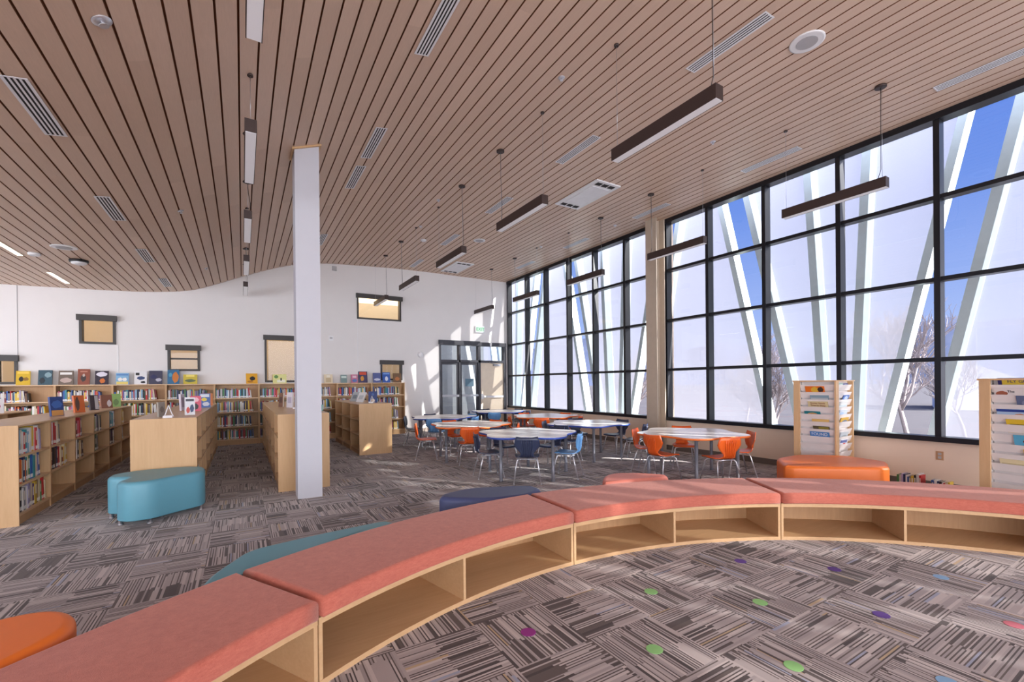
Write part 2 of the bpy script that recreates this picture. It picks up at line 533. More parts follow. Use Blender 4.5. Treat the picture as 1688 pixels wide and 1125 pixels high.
mb = MB()                                  # unseen side wall added to limit side light, openings made for fill light
mb.box(XL - .12, XL, YR, WY + T, 0, .5); mb.box(XL - .12, XL, YR, WY + T, 3.5, 5.3)
for ya, yb in ((YR, -6.0), (-3.0, -2.0), (1.0, 2.0), (5.5, 6.2), (10.2, 10.8), (13.4, WY + T)): mb.box(XL - .12, XL, ya, yb, .5, 3.5)
struct(mb.build('wall_left_unseen', M['wall']))

# window wall: low wall, pier, base boards
mb = MB(); mb.box(WX, WX + .25, YR, WY, 0, .655); mb.box(WX + .02, WX + .25, 6.74, 7.16, .655, 5.2)
struct(mb.build('wall_right', M['knee']))
box = box_obj('baseboard_right', (WX - .012, WX, YR, WY, 0, .105), M['baseboard']); struct(box)
mb = MB(); mb.box(4.30, 5.50, WY - .012, WY, 0, .105); mb.box(XL, -4.6, WY - .012, WY, 0, .105)
struct(mb.build('baseboard_back', M['baseboard']))

# curtain wall sections
RAILS = [.69, 1.776, 2.865, 3.979, 5.06]
def curtain(name, ys, x=WX - .03):
    root = thing(name, (x, (ys[0] + ys[-1]) / 2, .66)); struct(root)
    cy = (ys[0] + ys[-1]) / 2
    f = MB()
    for y in ys:
        f.box(0, .17, y - .033 - cy, y + .033 - cy, 0, 5.12 - .66)
    for z in RAILS:
        hh = .035 if z < 5 else .05
        if z < 1: f.box(-.03, .17, ys[-1] - .033 - cy, ys[0] + .033 - cy, z - hh - .66, z + hh - .66)
        else: f.box(.02, .17, ys[-1] - .02 - cy, ys[0] + .02 - cy, z - .028 - .66, z + .028 - .66)
    f.box(-.02, .17, ys[-1] - .033 - cy, ys[0] + .033 - cy, 5.02 - .66, 5.12 - .66)
    f.build('window_frame', M['black_frame'], root)
    p = MB()
    for i in range(len(ys) - 1):
        for k in range(4):
            a = .10
            p.add([(a, ys[i + 1] + .03 - cy, RAILS[k] + .025 - .66), (a, ys[i] - .03 - cy, RAILS[k] + .025 - .66), (a, ys[i] - .03 - cy, RAILS[k + 1] - .025 - .66), (a, ys[i + 1] + .03 - cy, RAILS[k + 1] - .025 - .66)], [(0, 1, 2, 3)])
    p.build('window_pane', M['glass'], root)
    return root
curtain('window_1', [13.62, 12.464, 11.378, 10.242, 9.122, 7.980, 7.19])
curtain('window_2', [6.72, 5.693, 4.543, 3.367, 2.197, 1.03, -.14, -1.31, -2.48, -3.65, -4.82, -5.99, -7.16, -8.33, -9.0])

# white square column and its ceiling trim, steel column in the window wall
c = box_obj('column_1', (-.15, .15, -.15, .15, 0, 4.74), M['column']); c.location = (.765, 6.65, 0); struct(c)
zc = ceil_z(.765)
mb = MB()
for (a, b2, c2, d) in ((-.18, .18, -.18, -.152), (-.18, .18, .152, .18), (-.18, -.152, -.152, .152), (.152, .18, -.152, .152)):
    za, zb = ceil_z(.765 + a), ceil_z(.765 + b2)
    mb.hexa([(a, c2, za - .02), (b2, c2, zb - .02), (b2, d, zb - .02), (a, d, za - .02)], [(a, c2, za + .02), (b2, c2, zb + .02), (b2, d, zb + .02), (a, d, za + .02)])
o = mb.build('trim_1', M['maple']); o.location = (.765, 6.65, 0); struct(o)
mb = MB()
mb.box(-.14, -.115, -.15, .15, 0, 5.11); mb.box(.115, .14, -.15, .15, 0, 5.11); mb.box(-.115, .115, -.012, .012, 0, 5.11)
o = mb.build('column_2', M['steel_beige']); o.location = (7.90, 6.86, 0); struct(o)

# interior windows in the back wall
def wall_window(n, h, shade=True, bars=0):
    x0, x1, z0, z1 = h
    cx, cz = (x0 + x1) / 2, z0
    root = struct(thing(f'window_{n}', (cx, WY, z0)))
    hw, H_ = (x1 - x0) / 2, z1 - z0
    f = MB(); b = .05
    f.box(-hw, hw, -.03, T, 0, b); f.box(-hw, hw, -.03, T, H_ - b, H_); f.box(-hw, -hw + b, -.03, T, b, H_ - b); f.box(hw - b, hw, -.03, T, b, H_ - b)
    if bars: f.box(-hw + b, hw - b, .04, .08, H_ * .47, H_ * .47 + .04)
    f.build('window_frame', M['window_frame'], root)
    p = MB(); p.add([(-hw + b, .06, b), (hw - b, .06, b), (hw - b, .06, H_ - b), (-hw + b, .06, H_ - b)], [(0, 1, 2, 3)]); p.build('window_pane', M['glass'], root)
    s = MB(); s.box(-hw - .03, hw + .03, -.11, -.03, H_ - .10, H_ + .03); s.build('roller_shade_box', M['window_frame'], root)
for n, h in enumerate(HOLES[:6]): wall_window(n + 3, h, bars=(n == 2))

# door unit in the corner
door = struct(thing('door_1', (6.775, WY, 0)))
DX = [-1.255, -.565, .165, 1.255]
f = MB()
f.box(-1.255, 1.255, -.05, T, 2.80, 2.93)
f.box(-1.30, .2, -.10, -.05, 2.80, 2.95)
f.box(-1.205, 1.165, -.03, T, 2.23, 2.31)
for a, b in ((-1.255, -1.205), (-.565, -.505), (.155, .245), (1.165, 1.255)): f.box(a, b, -.03, T, 0, 2.80)
f.build('door_frame', M['grey_frame'], door)
for k, (a, b) in enumerate(((-1.205, -.565), (-.505, .155))):
    l = MB()
    for q in ((a, a + .06, .02, .07, 0, 2.23), (b - .06, b, .02, .07, 0, 2.23), (a + .06, b - .06, .02, .07, 2.15, 2.23), (a + .06, b - .06, .02, .07, 0, .12)): l.box(*q)
    lf = l.build('door_leaf', M['grey_frame'], door)
    g = MB(); g.add([(a + .06, .045, .12), (b - .06, .045, .12), (b - .06, .045, 2.15), (a + .06, .045, 2.15)], [(0, 1, 2, 3)]); g.build('door_glass', M['dglass'], lf)
    pb = MB(); pb.box(a + .02, b - .02, -.06, -.02, 1.08, 1.15); pb.build('push_bar', M['steel'], lf)
l = MB(); l.box(.245, 1.165, .02, .07, 0, 2.23)
lf = l.build('door_leaf', plain('cream_door_paint', (230, 214, 192), .5), door); lf['label'] = 'pale solid door leaf'
pb = MB(); pb.box(.27, 1.12, -.07, -.03, 1.02, 1.09); pb.box(.25, .33, -.05, .02, .98, 1.16); pb.build('push_bar', M['white_plastic'], lf)
cl = MB(); cl.box(.75, 1.02, -.06, .02, 2.12, 2.19); cl.tube([(.95, -.05, 2.15), (.62, -.20, 2.2), (.58, -.03, 2.25)], .012, 6); cl.build('door_closer', M['steel'], lf)
p = MB()
for a, b in ((-1.205, -.565), (-.505, .155), (.245, 1.165)):
    p.add([(a, .05, 2.31), (b, .05, 2.31), (b, .05, 2.80), (a, .05, 2.80)], [(0, 1, 2, 3)])
p.build('transom_pane', M['dglass'], door)
# corridor glimpsed through the door glass
nt = MB(); nt.box(-.16, .16, -.004, 0, 0, .26)
tag(nt.build('notice', plain('blue_grey_notice', (92, 122, 140), 0.6), loc=(6.62, WY + .04, 1.42)), 'blue grey paper notice taped on the glass of the middle door', 'notice')

# wall seams and slim conduits
mb = MB(); mb.box(-4.135, -4.125, WY - .006, WY, 1.6, 3.72); struct(mb.build('trim_2', M['grey_plastic']))
mb = MB(); mb.box(-2.485, -2.475, WY - .008, WY, 1.56, 2.52); struct(mb.build('trim_3', M['white_plastic']))
mb = MB(); mb.box(2.94, 2.95, WY - .008, WY, 1.56, 3.47); struct(mb.build('trim_4', M['white_plastic']))

# small fittings on the walls
o = MB(); o.box(-.06, .06, -.03, 0, -.07, .07); o.box(-.035, .035, -.045, -.03, -.02, .03, 1)
tag(o.build('fire_strobe', [M['white_plastic'], M['grey_plastic']], loc=(2.2, WY, 2.86)), 'small white strobe alarm on the back wall right of the white column', 'alarm')
o = MB(); o.lathe([(.09, 0), (.09, .03), (.07, .07), (.03, .09)], 20)
tag(o.build('wall_speaker', M['white_plastic'], loc=(4.87, WY, 2.45), rot=(PI / 2, 0, 0)), 'white domed device on the back wall left of the glass doors', 'device')
o = MB(); o.box(-.06, .06, -.05, 0, -.06, .06)
tag(o.build('wall_sensor', M['grey_plastic'], loc=(2.31, WY, 4.88)), 'small grey square box high on the back wall under the ceiling', 'sensor')
ex = thing('exit_sign', (7.0, WY, 3.26), 0, 'white exit sign with green letters above the glass doors', 'sign')
o = MB(); o.box(-.18, .18, -.06, -.002, 0, .22); o.build('sign_box', M['white_plastic'], ex)
o = MB(); o.box(-.145, .145, -.064, -.06, .03, .19); o.build('sign_face', M['exit_white'], ex)
text_mesh('lettering', 'EXIT', .155, M['exit_green'], ex, (0, -.066, .11), (PI / 2, 0, 0))
o = MB(); o.box(-.004, 0, -.04, .04, -.06, .06); o.box(-.007, -.004, -.018, .018, .008, .04, 1); o.box(-.007, -.004, -.018, .018, -.04, -.008, 1)
tag(o.build('power_outlet', [plain('brown_outlet_plate', (196, 150, 110), .5), M['grey_plastic']], loc=(WX, 2.19, .465)), 'brown power outlet on the low wall below the windows', 'outlet')

# ================================================================== outside
mb = MB(); mb.add([(WX + .3, -200, -1.2), (900, -200, -1.2), (900, 900, -1.2), (WX + .3, 900, -1.2)], [(0, 1, 2, 3)])
struct(mb.build('ground', M['ground']))
mb = MB()
rnd = random.Random(3)
N = 90
ph = [rnd.uniform(0, 6.28) for _ in range(8)]
prev = []
for i in range(N + 1):
    a = math.radians(18 + 80 * i / N)
    d = 700
    hgt = 58 + 10 * math.sin(a * 9 + ph[0]) + 5 * math.sin(a * 23 + ph[1]) + 2.5 * math.sin(a * 57 + ph[2]) + 1.2 * math.sin(a * 131 + ph[3])
    for q, (dd, hh) in enumerate(((-260, -2), (-120, hgt * .35 + 4 * math.sin(a * 41 + ph[4])), (-50, hgt * .72 + 3 * math.sin(a * 61 + ph[5])), (0, hgt), (150, -2))):
        mb.v.append(((d + dd) * math.sin(a), (d + dd) * math.cos(a), hh))
for i in range(N):
    for q in range(4):
        b = i * 5 + q
        mb.face((b, b + 1, b + 6, b + 5), 0, True)
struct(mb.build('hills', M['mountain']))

PXF, PXB = 9.10, 9.34
POSTS = [('wide', 2.67, -.20, .125), ('sun', 3.32, -.212, .11), ('near_v', 3.61, -.045, .13), ('near_v2', 4.02, .052, .13), ('gap', 4.33, .215, .13), ('sun2', 4.92, .216, .12)]
PERIOD = 5.62
ZB, ZT = -0.3, 6.0
mb = MB(); mb.box(PXF - .15, PXB + .15, -14, 18, -1.2, ZB)
struct(mb.build('trim_5', M['grey_plastic']))
def para_box(mb, y0, s, wdt, xa, xb, z0=ZB, z1=ZT):
    a0, a1 = y0 + s * z0, y0 + s * z1
    mb.hexa([(xa, a0 - wdt / 2, z0), (xb, a0 - wdt / 2, z0), (xb, a0 + wdt / 2, z0), (xa, a0 + wdt / 2, z0)],
            [(xa, a1 - wdt / 2, z1), (xb, a1 - wdt / 2, z1), (xb, a1 + wdt / 2, z1), (xa, a1 + wdt / 2, z1)])
ORD = ['first', 'second', 'third', 'fourth', 'fifth', 'sixth', 'seventh', 'eighth', 'ninth', 'tenth', 'eleventh', 'twelfth', 'thirteenth', 'fourteenth', 'fifteenth', 'sixteenth', 'seventeenth', 'eighteenth', 'nineteenth', 'twentieth',
       'twenty-first', 'twenty-second', 'twenty-third', 'twenty-fourth', 'twenty-fifth', 'twenty-sixth', 'twenty-seventh', 'twenty-eighth', 'twenty-ninth', 'thirtieth', 'thirty-first', 'thirty-second', 'thirty-third', 'thirty-fourth', 'thirty-fifth', 'thirty-sixth', 'thirty-seventh', 'thirty-eighth', 'thirty-ninth', 'fortieth']
post_list, screen_list = [], []
for k in range(-2, 3):
    ps = [(y + k * PERIOD, s, wd) for (_, y, s, wd) in POSTS]
    for j, (y, s, wd) in enumerate(ps): post_list.append((y, s, wd))
    nxt = (POSTS[0][1] + (k + 1) * PERIOD, POSTS[0][2], POSTS[0][3])
    for a, b in ((ps[1], ps[2]), (ps[2], ps[3]), (ps[3], ps[4]), (ps[5], nxt)) + (((ps[0], ps[1]),) if k < 0 else ()): screen_list.append((a, b, ZB))  # bays out of view: extra screens added over the gaps to block sun
    if k == -2: screen_list.append((ps[4], ps[5], 3.0))      # unseen upper screen added to block sun streaks on the carpet
def in_view(y, zc=2.5):
    p = project((PXF, y, zc)); return p is not None and 820 < p[0] < 1700
cnt = {'p': 0, 's': 0}
for (y, s, wd) in post_list:
    mb = MB(); para_box(mb, 0, s, wd, 0, PXB - PXF)
    o = mb.build('facade_post', M['post'], loc=(PXF, y, 0))
    if in_view(y + s * 2.5):
        lean = 'leaning' if abs(s) > .1 else 'nearly upright'
        tag(o, f'{lean} white steel facade post outside the windows, {ORD[cnt["p"]]} from the right edge', 'post', 'steel posts of the outer facade'); cnt['p'] += 1
    else:
        tag(o, 'white steel facade post outside beyond the right edge of the view', 'post', 'steel posts of the outer facade')
for (a, b, zb_) in screen_list:
    mb = MB()
    xa, xb = PXB - PXF - .02, PXB - PXF
    y0 = a[0]
    lo = [(xa, a[0] + a[1] * zb_ + a[2] / 2 - y0, zb_), (xb, a[0] + a[1] * zb_ + a[2] / 2 - y0, zb_), (xb, b[0] + b[1] * zb_ - b[2] / 2 - y0, zb_), (xa, b[0] + b[1] * zb_ - b[2] / 2 - y0, zb_)]
    hi = [(xa, a[0] + a[1] * ZT + a[2] / 2 - y0, ZT), (xb, a[0] + a[1] * ZT + a[2] / 2 - y0, ZT), (xb, b[0] + b[1] * ZT - b[2] / 2 - y0, ZT), (xa, b[0] + b[1] * ZT - b[2] / 2 - y0, ZT)]
    # one sheet is enough: front face only, closed at the edges by the posts
    mb.add([lo[0], lo[3], hi[3], hi[0]], [(0, 1, 2, 3)])
    o = mb.build('perforated_screen', M['screen'], loc=(PXF, y0, 0))
    ym = (a[0] + a[1] * 2.5 + b[0] + b[1] * 2.5) / 2
    if in_view(ym):
        tag(o, f'translucent perforated metal screen outside the windows, {ORD[cnt["s"]]} from the right edge', 'screen', 'perforated screens of the outer facade'); cnt['s'] += 1
    else:
        tag(o, 'translucent perforated metal screen outside beyond the right edge of the view', 'screen', 'perforated screens of the outer facade')  # covers the added sun-blocking screens too

def bare_tree(loc, h, seed, label):
    rnd = random.Random(seed)
    mb = MB()
    def branch(p, d, L, r, lvl):
        pts = [p]; q = p.copy(); dd = d.copy()
        for _ in range(3):
            dd = (dd + Vector((rnd.uniform(-.22, .22), rnd.uniform(-.22, .22), rnd.uniform(-.02, .16)))).normalized()
            q = q + dd * L / 3; pts.append(q.copy())
        mb.tube(pts, r, 5 if lvl < 2 else 3, 0, [r, r * .85, r * .7, r * .5])
        if lvl >= 4: return
        for _ in range(6 if lvl < 3 else 5):
            t = rnd.uniform(.3, 1.0); k = min(int(t * 3), 2)
            st = pts[k].lerp(pts[k + 1], t * 3 - k)
            nd = (dd + Vector((rnd.uniform(-1, 1), rnd.uniform(-1, 1), rnd.uniform(-.25, .7))) * .9).normalized()
            branch(st, nd, L * rnd.uniform(.5, .75), max(r * .55, h * .0012), lvl + 1)
    branch(Vector((0, 0, 0)), Vector((0, 0, 1)), h * .42, h * .015, 0)
    tag(mb.build('bare_tree', M['bark'], loc=loc), label, 'tree', 'bare winter trees outside')
bare_tree((19.0, 5.8, -1.2), 6.2, 1, 'tallest bare branching tree seen between the slanted posts at far right')
bare_tree((26.0, 6.2, -1.2), 5.0, 2, 'low bushy bare tree beside the tallest tree outside')
bare_tree((16.0, 8.6, -1.2), 5.2, 3, 'bare tree seen behind the left side of the magazine spinner')
bare_tree((22.0, 13.4, -1.2), 5.2, 4, 'bare tree outside behind the orange edged table')
bare_tree((15.0, 14.2, -1.2), 5.0, 5, 'bare tree seen left of the beige steel column')
bare_tree((17.0, 17.0, -1.2), 4.8, 6, 'most distant bare tree outside, behind the far windows')

# low white house far outside
hs = thing('house', (58, 13.5, -1.2), .3, 'low pale house with grey roof far outside the right windows', 'house')
o = MB(); o.box(-4, 4, -2.5, 2.5, 0, 2.6); o.build('walls', M['wall'], hs)
o = MB(); o.hexa([(-4.3, -2.8, 2.6), (4.3, -2.8, 2.6), (4.3, 2.8, 2.6), (-4.3, 2.8, 2.6)], [(-4.3, -.1, 3.9), (4.3, -.1, 3.9), (4.3, .1, 3.9), (-4.3, .1, 3.9)]); o.build('roof', M['grey_plastic'], hs)
for sx in (-2.2, 1.6):
    o = MB(); o.box(-4.03, -4.0, sx - .5, sx + .5, .9, 2.0); o.build('window', M['grey_frame'], hs)


# ================================================================== curved bench
BX, BY, RI, RO = 2.243, -1.094, 3.985, 4.665
def bp(a, r):
    a = math.radians(a)
    return BX + r * math.sin(a), BY + r * math.cos(a)
def arc_slab(mb, a0, a1, r0, r1, z0, z1, n=14, m=0):
    inner = [bp(a0 + (a1 - a0) * i / n, r0) for i in range(n + 1)]
    outer = [bp(a0 + (a1 - a0) * i / n, r1) for i in range(n + 1)]
    b = mb.add([(x, y, z0) for x, y in inner] + [(x, y, z0) for x, y in outer] + [(x, y, z1) for x, y in inner] + [(x, y, z1) for x, y in outer], [], m)
    k = n + 1
    for i in range(n):
        mb.face((b + i, b + i + 1, b + k + i + 1, b + k + i), m)
        mb.face((b + 2*k + i, b + 3*k + i, b + 3*k + i + 1, b + 2*k + i + 1), m)
        mb.face((b + i, b + 2*k + i, b + 2*k + i + 1, b + i + 1), m)
        mb.face((b + k + i, b + k + i + 1, b + 3*k + i + 1, b + 3*k + i), m)
    mb.face((b, b + k, b + 3*k, b + 2*k), m); mb.face((b + n, b + 2*k + n, b + 3*k + n, b + k + n), m)
BE = [-89.6, -59.4, -29.0, 1.2, 31.7, 62.1]
BNAME = ['beyond the left edge of the view', 'at lower left, nearest the orange stool', 'in front of the turquoise stool', 'between the navy stool and the orange table', 'at right, in front of the magazine spinner']
for i in range(5):
    a0, a1 = BE[i] + .05, BE[i + 1] - .05
    ac = (a0 + a1) / 2
    ox, oy = bp(ac, (RI + RO) / 2)
    def loc(mb):
        mb.v = [(x - ox, y - oy, z) for x, y, z in mb.v]; return mb
    t = thing('curved_bench', (ox, oy, 0), 0, 'curved oak bench base with two open cubbies ' + BNAME[i], 'bench', 'sections of the curved reading bench')
    mb = MB(); arc_slab(mb, a0, a1, RI, RO, .312, .345); loc(mb).build('bench_top', M['oak_top'], t)
    mb = MB(); arc_slab(mb, a0, a1, RI, RO, 0, .03); loc(mb).build('base_board', M['oak_top'], t)
    mb = MB(); arc_slab(mb, a0, a1, RO - .10, RO - .085, .03, .312); loc(mb).build('back_panel', M['oak'], t)
    for ad in (a0 + .16, (a0 + a1) / 2, a1 - .16):
        mb = MB(); arc_slab(mb, ad - .15, ad + .15, RI + .002, RO - .10, .03, .312, 1); loc(mb).build('divider', M['oak_top'], t)
    mb = MB()
    n = 20
    g = .14
    poly = [bp(a0 + g + (a1 - a0 - 2 * g) * k / n, RO + .005) for k in range(n + 1)]
    poly += [bp(a1 - g, RO + (RI - RO) * k / 6) for k in range(1, 6)]
    poly += [bp(a1 - g - (a1 - a0 - 2 * g) * k / n, RI - .02) for k in range(n + 1)]
    poly += [bp(a0 + g, RI + (RO - RI) * k / 6) for k in range(1, 6)]
    pillow(mb, poly, .345, .447, .028, .012, 5)
    o = loc(mb).build('bench_cushion', M['coral'], loc=(ox, oy, 0))
    tag(o, 'coral tweed bench cushion ' + BNAME[i], 'cushion', 'cushions of the curved reading bench')

# coloured spots stuck on the carpet
SPOT = {'green': (150, 208, 132), 'purple': (92, 62, 138), 'magenta': (150, 54, 138), 'light blue': (140, 180, 216), 'pink': (216, 124, 138)}
SM = {k: plain(k.replace(' ', '_') + '_spot', v, .8) for k, v in SPOT.items()}
spots = [(2.49, 2.225, 'green', 'farthest of the green spots, nearest the bench'), (2.99, 1.725, 'green', 'green spot in the middle of the carpet, left of the purple one'),
         (3.54, 2.205, 'purple', 'purple spot farthest left, close below the bench'), (4.01, 1.715, 'purple', 'purple spot farthest right, below the bench cubby'),
         (4.52, 1.22, 'light blue', 'light blue spot at far right near the bench'), (1.46, 2.255, 'magenta', 'single magenta spot left of all the others'),
         (1.965, 1.735, 'green', 'green spot right of the magenta one'), (3.478, 1.225, 'purple', 'purple spot nearest the camera'),
         (2.464, 1.247, 'green', 'green spot nearest the camera'), (4.009, .75, 'pink', 'single pink spot at the right edge'), (2.975, .78, 'light blue', 'light blue spot at the bottom edge')]
for x, y, cn, lb in spots:
    mb = MB(); mb.lathe([(.046, 0), (.046, .0015), (.045, .002)], 28)
    tag(mb.build('carpet_spot', SM[cn], loc=(x, y, 0.001)), lb + ' on the carpet', 'floor spot', 'coloured carpet spots')

# ================================================================== soft stools
def stool(poly, h, mat, label, legs=True, r=.045, it=3, q=.22):
    cx = sum(p[0] for p in poly) / len(poly); cy = sum(p[1] for p in poly) / len(poly)
    pl = ccw([(x - cx, y - cy) for x, y in poly])
    t = thing('soft_stool', (cx, cy, 0), 0, label, 'stool', 'upholstered soft seating stools')
    mb = MB(); sm = chaikin(pl, it, q); pillow(mb, sm, .055, h, r, .015, 4)
    mb.build('upholstery', mat, t)
    if legs:
        for p in offset_poly(pl, .055)[::max(1, len(pl) // 5)][:6]:
            k = MB(); k.lathe([(.026, 0), (.026, .012), (.022, .014), (.022, .06)], 14, (p[0], p[1], 0)); k.build('leg', M['steel'], t)
stool([(-1.34, 6.72), (-1.10, 6.62), (-1.20, 6.36), (-1.06, 6.20), (-.86, 6.22), (-.66, 6.40), (-.40, 6.60), (-.42, 6.98), (-.62, 7.12), (-1.08, 7.14), (-1.33, 6.98)], .475, M['turq'], 'turquoise vinyl soft stool with metal feet by the low bookcases', q=.2)
stool([(1.57, 3.96), (1.66, 4.11), (2.01, 4.20), (2.60, 3.95), (2.60, 3.72), (2.35, 3.60), (1.95, 3.66)], .43, M['navy'], 'navy blue vinyl soft stool behind the bench', q=.16)
stool([(-.24, 2.95), (-.17, 3.2), (.02, 3.54), (.5, 3.64), (1.0, 3.70), (1.06, 3.54), (.55, 3.36), (.1, 3.13), (-.12, 2.97)], .385, M['turq'], 'flat turquoise vinyl soft stool half hidden behind the bench at left', q=.14, r=.03)
stool([(3.30, 3.56), (3.34, 3.66), (3.58, 3.88), (3.80, 3.90), (4.02, 3.74), (4.2, 3.52), (4.1, 3.38), (3.7, 3.5)], .435, M['coral_vinyl'], 'coral soft stool peeking over the bench below the tables', q=.2)
stool([(5.76, 3.00), (6.30, 3.40), (6.85, 3.40), (7.30, 2.98), (7.20, 2.46), (6.70, 2.26)], .44, M['orange_vinyl'], 'bright orange vinyl soft stool in front of the magazine spinner', q=.1)
stool([(-1.5, 2.62), (-1.05, 3.0), (-.80, 3.02), (-.66, 2.86), (-.66, 2.62), (-1.05, 2.22), (-1.4, 2.25)], .44, M['orange_vinyl'], 'orange vinyl soft stool behind the bench at lower left edge', q=.25)

# ================================================================== tables and chairs
TZ = .69
def table_master(edge, name):
    t = thing('activity_table', (0, 0, 0))
    n = 90
    def outline(R0, A): return [((R0 + A * math.cos(5 * 2 * PI * k / n)) * math.cos(2 * PI * k / n), (R0 + A * math.cos(5 * 2 * PI * k / n)) * math.sin(2 * PI * k / n)) for k in range(n)]
    ol = outline(.775, .085)
    e = MB(); e.rings([[(x, y, z) for x, y in offset_poly(ol, ins)] for z, ins in ((TZ - .032, .012), (TZ - .026, 0), (TZ - .006, 0), (TZ - .0015, .004))], 0, True); e.build('edge_band', edge, t)
    p = MB(); p.rings([[(x, y, z) for x, y in offset_poly(ol, .006)] for z in (TZ - .0012, TZ)], 0, False); p.build('tabletop', M['laminate'], t)
    for k in range(5):
        a = 2 * PI * k / 5
        l = MB(); l.lathe([(.03, 0), (.03, .02), (.026, .022), (.026, TZ - .06), (.05, TZ - .055), (.05, TZ - .032)], 16, (.68 * math.cos(a), .68 * math.sin(a), 0)); l.build('leg', M['table_leg'], t)
    return t
def chair_master(mat):
    t = thing('school_chair', (0, 0, 0))
    # profile: front of seat -> back of seat -> top of backrest, chair faces +x
    prof = [(.19, .375, .17), (.17, .392, .185), (.10, .395, .19), (0, .388, .185), (-.10, .384, .165), (-.155, .392, .125), (-.185, .415, .100), (-.198, .45, .095), (-.202, .49, .118), (-.207, .54, .165), (-.216, .595, .194), (-.228, .655, .180), (-.24, .705, .160)]
    m = 12
    mb = MB(); th = .011
    tan = []
    for i in range(len(prof)):
        a, b = prof[max(i - 1, 0)], prof[min(i + 1, len(prof) - 1)]
        v = Vector((b[0] - a[0], 0, b[1] - a[1])).normalized(); tan.append(Vector((v.z, 0, -v.x)))
    top, bot = [], []
    for (x, z, hw), nr in zip(prof, tan):
        for k in range(m + 1):
            u = -1 + 2 * k / m
            cv = .022 * (u * u) * (1 if z > .45 else -.3)
            rib = .004 * (1 if (k % 2 == 0 and abs(u) < .6 and z > .40 and x < -.12) else 0)
            p = Vector((x + (cv if z > .45 else 0), u * hw, z - (cv if z <= .45 else 0)))
            if z > .70: p.z += .014 * (u * u) - .006
            top.append(p - nr * rib); bot.append(p + nr * (th if False else th) - nr * rib)
    R_, K = len(prof), m + 1
    b = mb.add(top + bot, [])
    o2 = R_ * K
    for i in range(R_ - 1):
        for k in range(m):
            q = b + i * K + k
            mb.face((q, q + 1, q + K + 1, q + K), 0, True)
            q += o2
            mb.face((q, q + K, q + K + 1, q + 1), 0, True)
    for i in range(R_ - 1):
        for k in (0, m):
            q = b + i * K + k
            mb.face((q, q + K, q + K + o2, q + o2) if k == 0 else (q, q + o2, q + K + o2, q + K), 0)
    for k in range(m):
        q = b + k; mb.face((q, q + o2, q + o2 + 1, q + 1), 0)
        q = b + (R_ - 1) * K + k; mb.face((q, q + 1, q + o2 + 1, q + o2), 0)
    # raised ribs down the back
    for yy in (-.075, -.045, -.015, .015, .045, .075):
        mb.tube([(-.163, yy * .8, .39), (-.196, yy * .8, .42), (-.212, yy * .85, .47), (-.217, yy, .54), (-.227, yy * 1.08, .61), (-.238, yy * 1.12, .66)], .005, 5)
    mb.build('seat_shell', mat, t)
    fr = MB()
    for s in (-1, 1): fr.tube([(.13, s * .12, .368), (-.14, s * .10, .366)], .009, 6)
    fr.tube([(.08, -.135, .366), (.08, .135, .366)], .009, 6); fr.tube([(-.11, -.125, .366), (-.11, .125, .366)], .009, 6)
    fr.build('seat_frame', M['chrome'], t)
    for sx, sy in ((1, 1), (1, -1), (-1, 1), (-1, -1)):
        x0, x1 = (.12, .205) if sx > 0 else (-.12, -.215)
        l = MB(); l.tube([(x0 * .75, sy * .10, .366), (x0 * 1.0, sy * .135, .362), (x0 * 1.1, sy * .155, .34), (x1, sy * .20, .02)], .0095, 8)
        l.lathe([(.012, 0), (.012, .025)], 8, (x1, sy * .20, 0)); l.build('leg', M['chrome'], t)
    return t
TB = [  # name, x, y, angle of first lobe (deg), edge, chairs [(x, y, facing deg, colour)]
    ('front blue edged table', 4.03, 6.20, -160, 'blue', [(3.70, 5.70, 57, 'navy'), (4.44, 5.66, 128, 'blue'), (4.68, 6.45, 200, 'navy'), (3.98, 6.88, 272, 'navy'), (3.40, 6.38, -14, 'navy')]),
    ('orange edged table left of the front one', 3.96, 8.22, -158, 'orange', [(3.18, 8.62, -22, 'orange'), (3.64, 7.62, 72, 'orange'), (4.55, 7.72, 148, 'orange'), (4.58, 8.52, 204, 'orange'), (3.90, 8.90, 275, 'orange')]),
    ('orange edged table at right', 6.15, 4.66, 8, 'orange', [(5.50, 4.68, -2, 'orange'), (5.98, 4.02, 72, 'orange'), (6.72, 4.22, 142, 'orange'), (6.62, 5.16, 226, 'orange'), (5.85, 5.28, 296, 'orange')]),
    ('blue edged table by the steel column', 6.00, 7.00, -120, 'blue', [(5.34, 6.80, 18, 'navy'), (6.49, 6.17, 118, 'navy'), (6.80, 7.00, 182, 'navy'), (6.30, 7.66, 244, 'navy'), (5.55, 7.52, 310, 'navy')]),
    ('far orange edged table by the windows', 6.50, 9.20, 190, 'orange', [(5.86, 9.45, -20, 'orange'), (6.02, 8.62, 52, 'orange'), (6.92, 8.60, 124, 'orange'), (7.18, 9.42, 196, 'orange'), (6.48, 9.92, 270, 'orange')]),
    ('far blue edged table left of the glass doors', 4.30, 10.50, 200, 'blue', [(3.66, 10.85, -28, 'navy'), (3.86, 9.86, 56, 'blue'), (4.72, 9.92, 126, 'blue'), (5.02, 10.65, 194, 'blue'), (4.30, 11.22, 268, 'navy')]),
    ('farthest blue edged table in front of the door', 6.55, 11.60, 205, 'blue', [(5.90, 11.85, -18, 'navy'), (6.10, 11.02, 52, 'blue'), (6.98, 11.02, 126, 'navy'), (7.22, 11.82, 198, 'navy'), (6.55, 12.32, 270, 'navy')]),
]
TM = {'blue': table_master(M['blue_edge'], 'b'), 'orange': table_master(M['orange_edge'], 'o')}
CM = {'navy': chair_master(M['navy_shell']), 'blue': chair_master(M['blue_shell']), 'orange': chair_master(M['orange_shell'])}
first = {}
POSN = ['left', 'near', 'right', 'far right', 'far']
